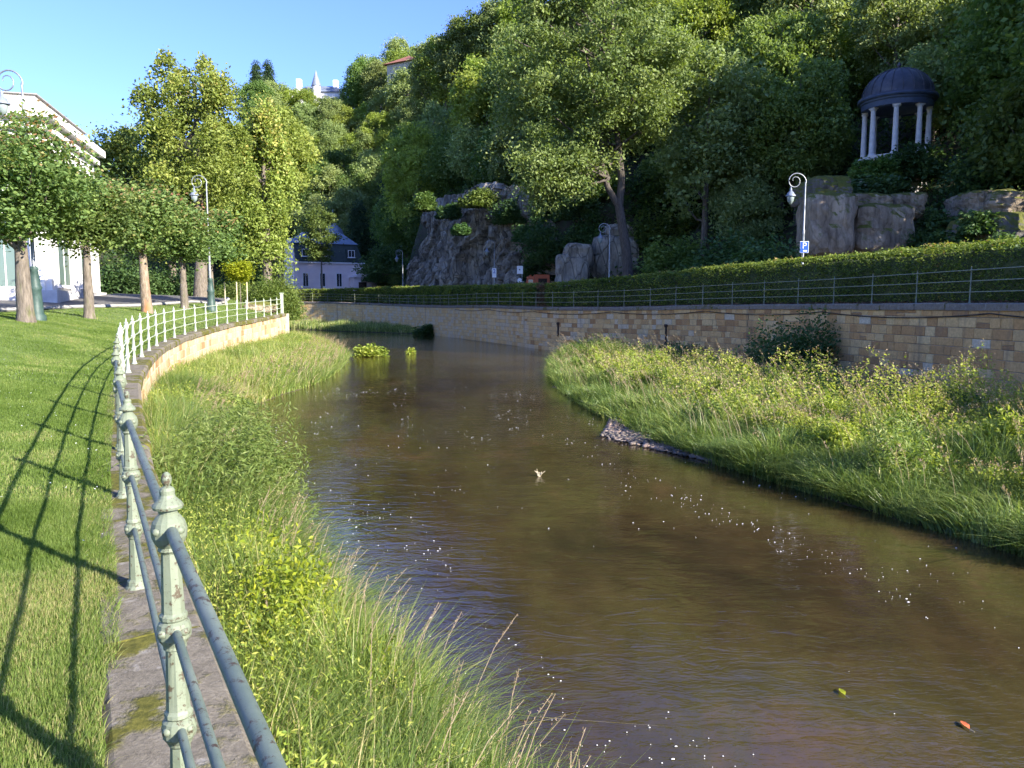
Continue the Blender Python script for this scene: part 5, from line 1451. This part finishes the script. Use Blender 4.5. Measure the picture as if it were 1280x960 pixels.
MB().box((-.18, -.05, 3.0), (.5, .03, .66), bev=.004).build('panel', M['signwhite'], sg_); MB().box((-.20, -.07, 3.02), (.10, .012, .10)).build('black_symbol', M['cable'], sg_)
MB().lathe([(2.0, .0), (2.0, .19), (2.04, .19), (2.04, 0)], 12).build('round_disc', M['signwhite'], sg_)
c = MB().lathe([(-.02, 0), (-.02, .2), (.02, .2), (.02, 0)], 16).build('round_sign', M['signwhite'], sg_); c.location = (-.2, -.06, 2.12); c.rotation_euler = (math.pi / 2, 0, 0)

# orange service truck behind the hedge
q = P(670, 378, 69)
tk = empty('service_truck', (q.x, 69, float(QZ(69))), 'small orange service truck parked on the quay, its roof above the hedge', 'truck', rz=math.pi + .05); tk.scale = (.86, 1, 1.32)
# local x forward (to the photo's left)
pf = [(-1.35, .45), (-1.35, 1.9), (-.05, 1.9), (-.05, .45)]
MB().box((-.55, 0, 1.42), (1.55, 1.55, 1.30), bev=.04).build('box_body', M['orange'], tk)
cab = MB(); V = []
for yy in (-.72, .72):
    V += [(.25, yy, .5), (1.25, yy, .5), (1.25, yy, 1.15), (.98, yy, 1.92), (.25, yy, 1.95)]
cab.add(V, [(0, 1, 2, 3, 4)]); cab.add(V, [(9, 8, 7, 6, 5)]); cab.add(V, [(0, 5, 6, 1), (1, 6, 7, 2), (2, 7, 8, 3), (3, 8, 9, 4), (4, 9, 5, 0)])
cab.build('cab', M['orange'], tk)
for yy in (-.735, .735): MB().box((.62, yy, 1.48), (.48, .02, .5)).build('side_window', M['glass'], tk); MB().box((-.6, yy * 1.08, 1.55), (.9, .02, .5)).build('side_panel', M['rust'], tk)
MB().add([(1.26, -.62, 1.2), (1.26, .62, 1.2), (1.0, .6, 1.88), (1.0, -.6, 1.88)], [(0, 1, 2, 3)]).build('windscreen', M['glass'], tk)
for xx in (-.9, .8):
    for yy in (-.66, .66):
        w = MB().lathe([(-.1, .0), (-.1, .30), (.1, .30), (.1, .0)], 16).build('wheel', M['tyre'], tk); w.location = (xx, yy, .31); w.rotation_euler = (math.pi / 2, 0, 0)
for yy in (-.5, .5): h_ = MB().lathe([(-.02, 0), (-.02, .09), (.02, .09), (.02, 0)], 12).build('headlight', M['bulb'], tk); h_.location = (1.26, yy, .8); h_.rotation_euler = (0, math.pi / 2, 0)
MB().box((.6, 0, 2.0), (.2, .5, .1), bev=.02).build('beacon_bar', M['orange'], tk)

# ------------------------------------------------------------------ domed pavilion
gb = empty('domed_pavilion', (gaz.x, gaz.y, gaz.z), 'round open pavilion with pale columns and a dark ribbed dome on the rock', 'pavilion')
MB().lathe([(-2.5, 2.0), (-.2, 2.0), (-.2, 2.12), (0, 2.12), (0, 0)], 32, smooth=False).build('base', M['column'], gb)
Rc = 1.82
for k in range(8):
    an = k * math.pi / 4 + .32
    c = empty('column', (Rc * math.cos(an), Rc * math.sin(an), 0)); c.parent = gb
    MB().lathe([(0, .24), (.10, .24), (.14, .19), (.2, .17), (1.2, .168), (2.72, .145), (2.76, .16)], 14).build('shaft', M['column'], c)
    MB().lathe([(2.76, .15), (2.80, .2), (2.86, .2)], 14).box((0, 0, 2.90), (.46, .34, .08), an + math.pi / 2).tube(np.array([[-.2 * math.sin(an), .2 * math.cos(an), 2.82], [-.2 * math.sin(an) + .001, .2 * math.cos(an), 2.90]]), .06, 8).build('capital', M['column'], c)
MB().lathe([(2.94, 1.55), (2.94, 2.05), (3.28, 2.08), (3.30, 2.14), (3.42, 2.16), (3.44, 2.28), (3.52, 2.32), (3.58, 2.30), (3.58, 0)], 48, smooth=False).build('entablature', M['blue'], gb)
MB().lathe([(2.95, 1.56), (3.3, 1.5), (3.5, 0)], 32).build('ceiling', M['blue'], gb)
dp = [(3.58, 2.30), (3.66, 2.28), (3.72, 2.05)]
for t in np.linspace(0, 1, 12): dp.append((3.74 + 1.68 * math.sin(t * math.pi / 2), 2.02 * math.cos(t * math.pi / 2) + .02))
dm = MB().lathe(dp, 48).build('dome', M['dome'], gb)
rb = MB()
for k in range(20):
    an = k * math.pi / 10
    rb.tube(np.array([((2.05 * math.cos(t * math.pi / 2) + .01) * math.cos(an), (2.05 * math.cos(t * math.pi / 2) + .01) * math.sin(an), 3.75 + 1.70 * math.sin(t * math.pi / 2)) for t in np.linspace(0, .97, 10)]), .028, 5)
rb.build('seams', M['dome'], dm)
MB().lathe([(5.4, .2), (5.46, .22), (5.5, .1), (5.58, .07), (5.64, .13), (5.72, .14), (5.80, .05), (5.9, .01)], 12).build('finial', M['dome'], gb)

# ------------------------------------------------------------------ buildings
def frame_pt(O, a, b):
    return lambda x, y, z: (O[0] + a[0] * x + b[0] * y, O[1] + a[1] * x + b[1] * y, O[2] + z)


def window(parent, c, w, h, rot, mullions=1, frame='trimw', glass='glass', depth=.08):
    """a window set proud of its wall, facing local -y"""
    f = MB(); t = .07
    o = MB().box((0, 0, h / 2 - t / 2), (w, depth, t)).box((0, 0, -h / 2 + t / 2), (w, depth, t)).box((-w / 2 + t / 2, 0, 0), (t, depth * .9, h - 2 * t)).box((w / 2 - t / 2, 0, 0), (t, depth * .9, h - 2 * t))
    for k in range(mullions): o.box((-w / 2 + w * (k + 1) / (mullions + 1), 0, 0), (t * .7, depth * .8, h - 2 * t))
    o.box((0, -.02, -h / 2 - .04), (w + .16, depth + .1, .07))
    ob = o.build('window', M[frame], parent); ob.location = c; ob.rotation_euler = (0, 0, rot)
    MB().box((0, .0, 0), (w - 2 * t - .002, depth * .3, h - 2 * t - .002)).build('pane', M[glass], ob)
    return ob


# pink house
O = P(368, 378, 106); th = R(25); a = (math.cos(th), math.sin(th)); hz = 1.9
ph = empty('pink_house', (O.x, O.y, hz), 'pale pink house with a steep green mansard roof beyond the bend', 'house', rz=th)
L_, Wd, eh = 9.6, 8.0, 5.0
MB().box((L_ / 2, Wd / 2, eh / 2 - .5), (L_, Wd, eh + 1)).build('wall', M['pink'], ph)
MB().box((L_ / 2, Wd / 2, eh + .06), (L_ + .5, Wd + .5, .16)).build('cornice', M['trimw'], ph)
# gable wall (left end) up into the mansard
gp = [(.25, eh + .14), (1.15, eh + 2.5), (2.6, eh + 3.5), (Wd - 2.6, eh + 3.5), (Wd - 1.15, eh + 2.5), (Wd - .25, eh + .14)]
V = [(-.02, y, z) for y, z in gp] + [(.3, y, z) for y, z in gp]; n = 6
gw = MB().add(V, [(5, 4, 3, 2, 1, 0)]).add(V, [(6, 7, 8, 9, 10, 11)]).add(V, [(i, (i + 1) % n, n + (i + 1) % n, n + i) for i in range(n)]); gw.build('gable_wall', M['pink'], ph)
lo = [(.302, -.1, eh + .142), (L_ + .1, -.1, eh + .142), (L_ - .6, .95, eh + 2.7), (.302, .95, eh + 2.7)]
hi_ = [(.302, Wd + .1, eh + .142), (L_ + .1, Wd + .1, eh + .142), (L_ - .6, Wd - .95, eh + 2.7), (.302, Wd - .95, eh + 2.7)]
V = lo + hi_
rf = MB().add(V, [(0, 1, 2, 3), (5, 4, 7, 6), (1, 5, 6, 2), (4, 0, 3, 7)]).build('mansard_roof', M['slate'], ph)
V = [(-.25, .7, eh + 2.72), (L_ - .4, .7, eh + 2.72), (L_ - .4, Wd - .7, eh + 2.72), (-.25, Wd - .7, eh + 2.72), (2.0, Wd / 2, eh + 4.5), (L_ - 2.0, Wd / 2, eh + 4.5)]
MB().add(V, [(0, 1, 5, 4)]).add(V, [(2, 3, 4, 5)]).add(V, [(1, 2, 5)]).add(V, [(3, 0, 4)]).add(V, [(3, 2, 1, 0)]).build('upper_roof', M['tin'], ph)
for x in (1.0, 3.3, 5.6): window(ph, (x + .6, -.04, 2.7), .8, 1.9, 0)
for y in (2.2, 3.7, 5.2): window(ph, (-.04, y, 3.0), .75, 1.6, -math.pi / 2)
window(ph, (-.06, 3.9, eh + 1.9), .8, 1.3, -math.pi / 2)
for x in (1.6, 4.2, 7.9):
    d = MB().box((0, .5, 0), (1.2, 1.3, 1.3)).build('dormer', M['slate'], ph); d.location = (x, .25, eh + 1.35)
    w = window(ph, (x, -.45, eh + 1.35), .95, 1.0, 0)
MB().box((9.0, -1.0, 1.5), (2.6, 2.0, 3.0)).build('porch', M['pink'], ph)
MB().add([(7.5, -2.2, 3.02), (10.5, -2.2, 3.02), (9.0, -2.2, 3.9), (7.5, 0, 3.02), (10.5, 0, 3.02), (9.0, 0, 3.9)], [(0, 1, 2)]).add([(7.5, -2.2, 3.02), (10.5, -2.2, 3.02), (9.0, -2.2, 3.9), (7.5, 0, 3.02), (10.5, 0, 3.02), (9.0, 0, 3.9)], [(1, 4, 5, 2), (3, 0, 2, 5)]).build('porch_roof', M['pink'], ph)
MB().box((9.0, -2.03, 1.3), (1.1, .06, 2.2)).build('door', M['rust'], ph)
tw = MB().lathe([(eh, 1.5), (eh + 3.2, 1.5), (eh + 3.3, 1.75), (eh + 4.1, 1.7), (eh + 5.2, 1.3), (eh + 6.0, .55), (eh + 6.8, .1), (eh + 8.2, .02)], 16); o = tw.build('turret', M['tin'], ph); o.location = (7.0, Wd - 1.2, 0)
MB().box((L_ + 3.0, 1.8, 1.6), (5.4, 3.4, 3.4)).build('annex', M['pink'], ph)
MB().box((L_ + 3.0, 1.8, 3.42), (5.9, 3.9, .24)).build('annex_roof', M['darkroof'], ph)
# tree in front of the pink house
q = P(402, 378, 100)
tree('birch_tree', (q.x, 100, 1.5), tree_parts(500, 12, .16, 8.6, (2.5, 2.4, 4.4), 44, .85, 9000, .26, limbs=16, flat=.5), (M['bark'], M['forest']), 'slender airy tree growing right in front of the pink house')

# white building on the left
wb = empty('white_building', (-20.9, 35, 1.35), 'white building with tall ground floor windows and a beige roof parapet behind the maples', 'building', rz=math.atan2(7.6, -2.1) - math.pi / 2)
# local +y runs along the receding side, local -x along the front
HB = 8.3
MB().box((-12, 5, HB / 2), (24, 9.0, HB)).build('wall', M['white'], wb)
MB().box((-12, 5, .25), (24.5, 9.5, .9)).build('plinth', M['column'], wb)
MB().box((-12, 5, HB + .18), (25.0, 10.2, .36)).box((-12, 5, HB - .35), (24.5, 9.6, .22)).build('cornice', M['white'], wb)
MB().box((-12, 5, HB + .73), (23.4, 8.4, .74)).build('parapet', M['beige'], wb)
MB().box((-12, 5, HB + 1.13), (23.6, 8.6, .05)).build('parapet_cap', M['kerb'], wb)
MB().box((-17, 5, HB + 1.5), (14, 6, 1.0)).build('roof_house', M['tin'], wb)
for x in (-2.2, -5.6, -9.0, -12.4): window(wb, (x, .48, 2.6), 2.3, 3.6, 0, 2, 'white', 'glass_g')
for x in (-.5, -3.9, -7.3, -10.7): MB().box((x, .42, 2.6), (.5, .22, 3.9)).build('pilaster', M['white'], wb)
window(wb, (.04, 2.4, 2.6), 2.0, 3.4, math.pi / 2, 1, 'white', 'glass_g'); window(wb, (.04, 6.4, 2.6), 2.0, 3.4, math.pi / 2, 1, 'white', 'glass_g')
for x in (-3, -7, -11): window(wb, (x, .48, 6.2), 1.2, 1.7, 0, 1, 'white')

# buildings on the hill top
q = P(398, 100, 205)
cs = empty('hilltop_hotel', (q.x, 205, 36), 'pale castle like hotel with one pointed turret peeking over the hilltop trees', 'hotel')
tz = q.z - 36
MB().box((0, 4, tz / 2 - 1.5), (11, 8, tz - 3)).build('wall', M['white'], cs)
MB().box((-5.5, 2.5, tz / 2 - 2), (4, 6, tz - 1)).build('wing', M['white'], cs)
MB().add([(-6, -.5, tz - 3), (6, -.5, tz - 3), (6, 8.5, tz - 3), (-6, 8.5, tz - 3), (-4, 4, tz - .5), (4, 4, tz - .5)], [(0, 1, 5, 4), (2, 3, 4, 5)]).add([(-6, -.5, tz - 3), (6, -.5, tz - 3), (6, 8.5, tz - 3), (-6, 8.5, tz - 3), (-4, 4, tz - .5), (4, 4, tz - .5)], [(1, 2, 5), (3, 0, 4)]).build('roof', M['tin'], cs)
for (x, y, h_) in ((-.6, 0, 2.4),):
    t_ = MB().lathe([(tz - 12, 1.1), (tz - 2.3 + h_ * .3, 1.1)], 12).build('turret', M['white'], cs); t_.location = (x, y, 0)
    t2 = MB().lathe([(tz - 2.3 + h_ * .3, 1.3), (tz + h_, .05)], 12).build('turret_roof', M['tin'], t_)
for (x, y) in ((-5.5, 2), (3.8, 3)): MB().box((x, y, tz - .6), (1.2, 1.2, 2.6), bev=.05).build('chimney', M['white'], cs)
for x in (-3.5, 1, 3): window(cs, (x, -.05, tz - 5.5), 1.1, 1.9, 0)
q = P(497, 80, 172)
hh = empty('hilltop_house', (q.x, 172, 34), 'tall pale house with a red brown tiled roof on the hilltop skyline', 'house', rz=-.5)
tz = q.z - 34
MB().box((1, 3, tz / 2), (7, 7, tz)).build('wall', M['beige'], hh)
V = [(-3.2, -1.2, tz), (5.2, -1.2, tz), (5.2, 7.2, tz), (-3.2, 7.2, tz), (1, 3, tz + 2.4)]
MB().add(V, [(0, 1, 4), (1, 2, 4), (2, 3, 4), (3, 0, 4)]).add(V, [(3, 2, 1, 0)]).build('roof', M['redroof'], hh)
for x in (-1, 1.2, 3.2): window(hh, (x, -.55, tz - 2.6), 1.0, 1.6, 0)

# ------------------------------------------------------------------ camera, light, sky
cam = bpy.data.cameras.new('camera'); co = bpy.data.objects.new('camera', cam); COL.objects.link(co)
cam.sensor_width = 36; cam.lens = 36 * F / 1280; cam.clip_start = .05; cam.clip_end = 8000
co.location = (0, 0, CAMZ); co.rotation_euler = (math.pi / 2 - PIT, 0, 0); SC.camera = co

EL = R(26); AZ = math.atan2(.82, -.57)         # azimuth from +Y towards +X
S = Vector((math.sin(AZ) * math.cos(EL), math.cos(AZ) * math.cos(EL), math.sin(EL)))
sl = bpy.data.lights.new('sun', 'SUN'); sl.energy = 5.0; sl.angle = R(.53); sl.color = (1, .93, .80)
so = bpy.data.objects.new('sun', sl); COL.objects.link(so); so.rotation_euler = S.to_track_quat('Z', 'Y').to_euler()
w = bpy.data.worlds.new('World'); SC.world = w; w.use_nodes = True; nt = w.node_tree; nt.nodes.clear()
sky = nt.nodes.new('ShaderNodeTexSky'); sky.sky_type = 'NISHITA'; sky.sun_disc = False; sky.sun_elevation = EL; sky.sun_rotation = AZ
sky.air_density = 1.0; sky.dust_density = .3; sky.ozone_density = 3.5
bg = nt.nodes.new('ShaderNodeBackground'); bg.inputs['Strength'].default_value = .15
ow = nt.nodes.new('ShaderNodeOutputWorld'); nt.links.new(mixc(nt, 1.0, sky.outputs[0], (.46, .50, .80), 'MULTIPLY'), bg.inputs[0]); nt.links.new(bg.outputs[0], ow.inputs[0])
SC.view_settings.view_transform = 'Standard'; SC.view_settings.look = 'None'; SC.view_settings.exposure = 1.75; SC.view_settings.gamma = 1
SC.view_settings.use_curve_mapping = False
cy = SC.cycles; cy.max_bounces = 4; cy.diffuse_bounces = 2; cy.glossy_bounces = 2; cy.transmission_bounces = 3; cy.transparent_max_bounces = 4
cy.use_adaptive_sampling = True; cy.adaptive_threshold = .03; cy.use_denoising = True; cy.caustics_reflective = False; cy.caustics_refractive = False
try: cy.denoiser = 'OPENIMAGEDENOISE'
except Exception: pass
cy.sample_clamp_indirect = 4
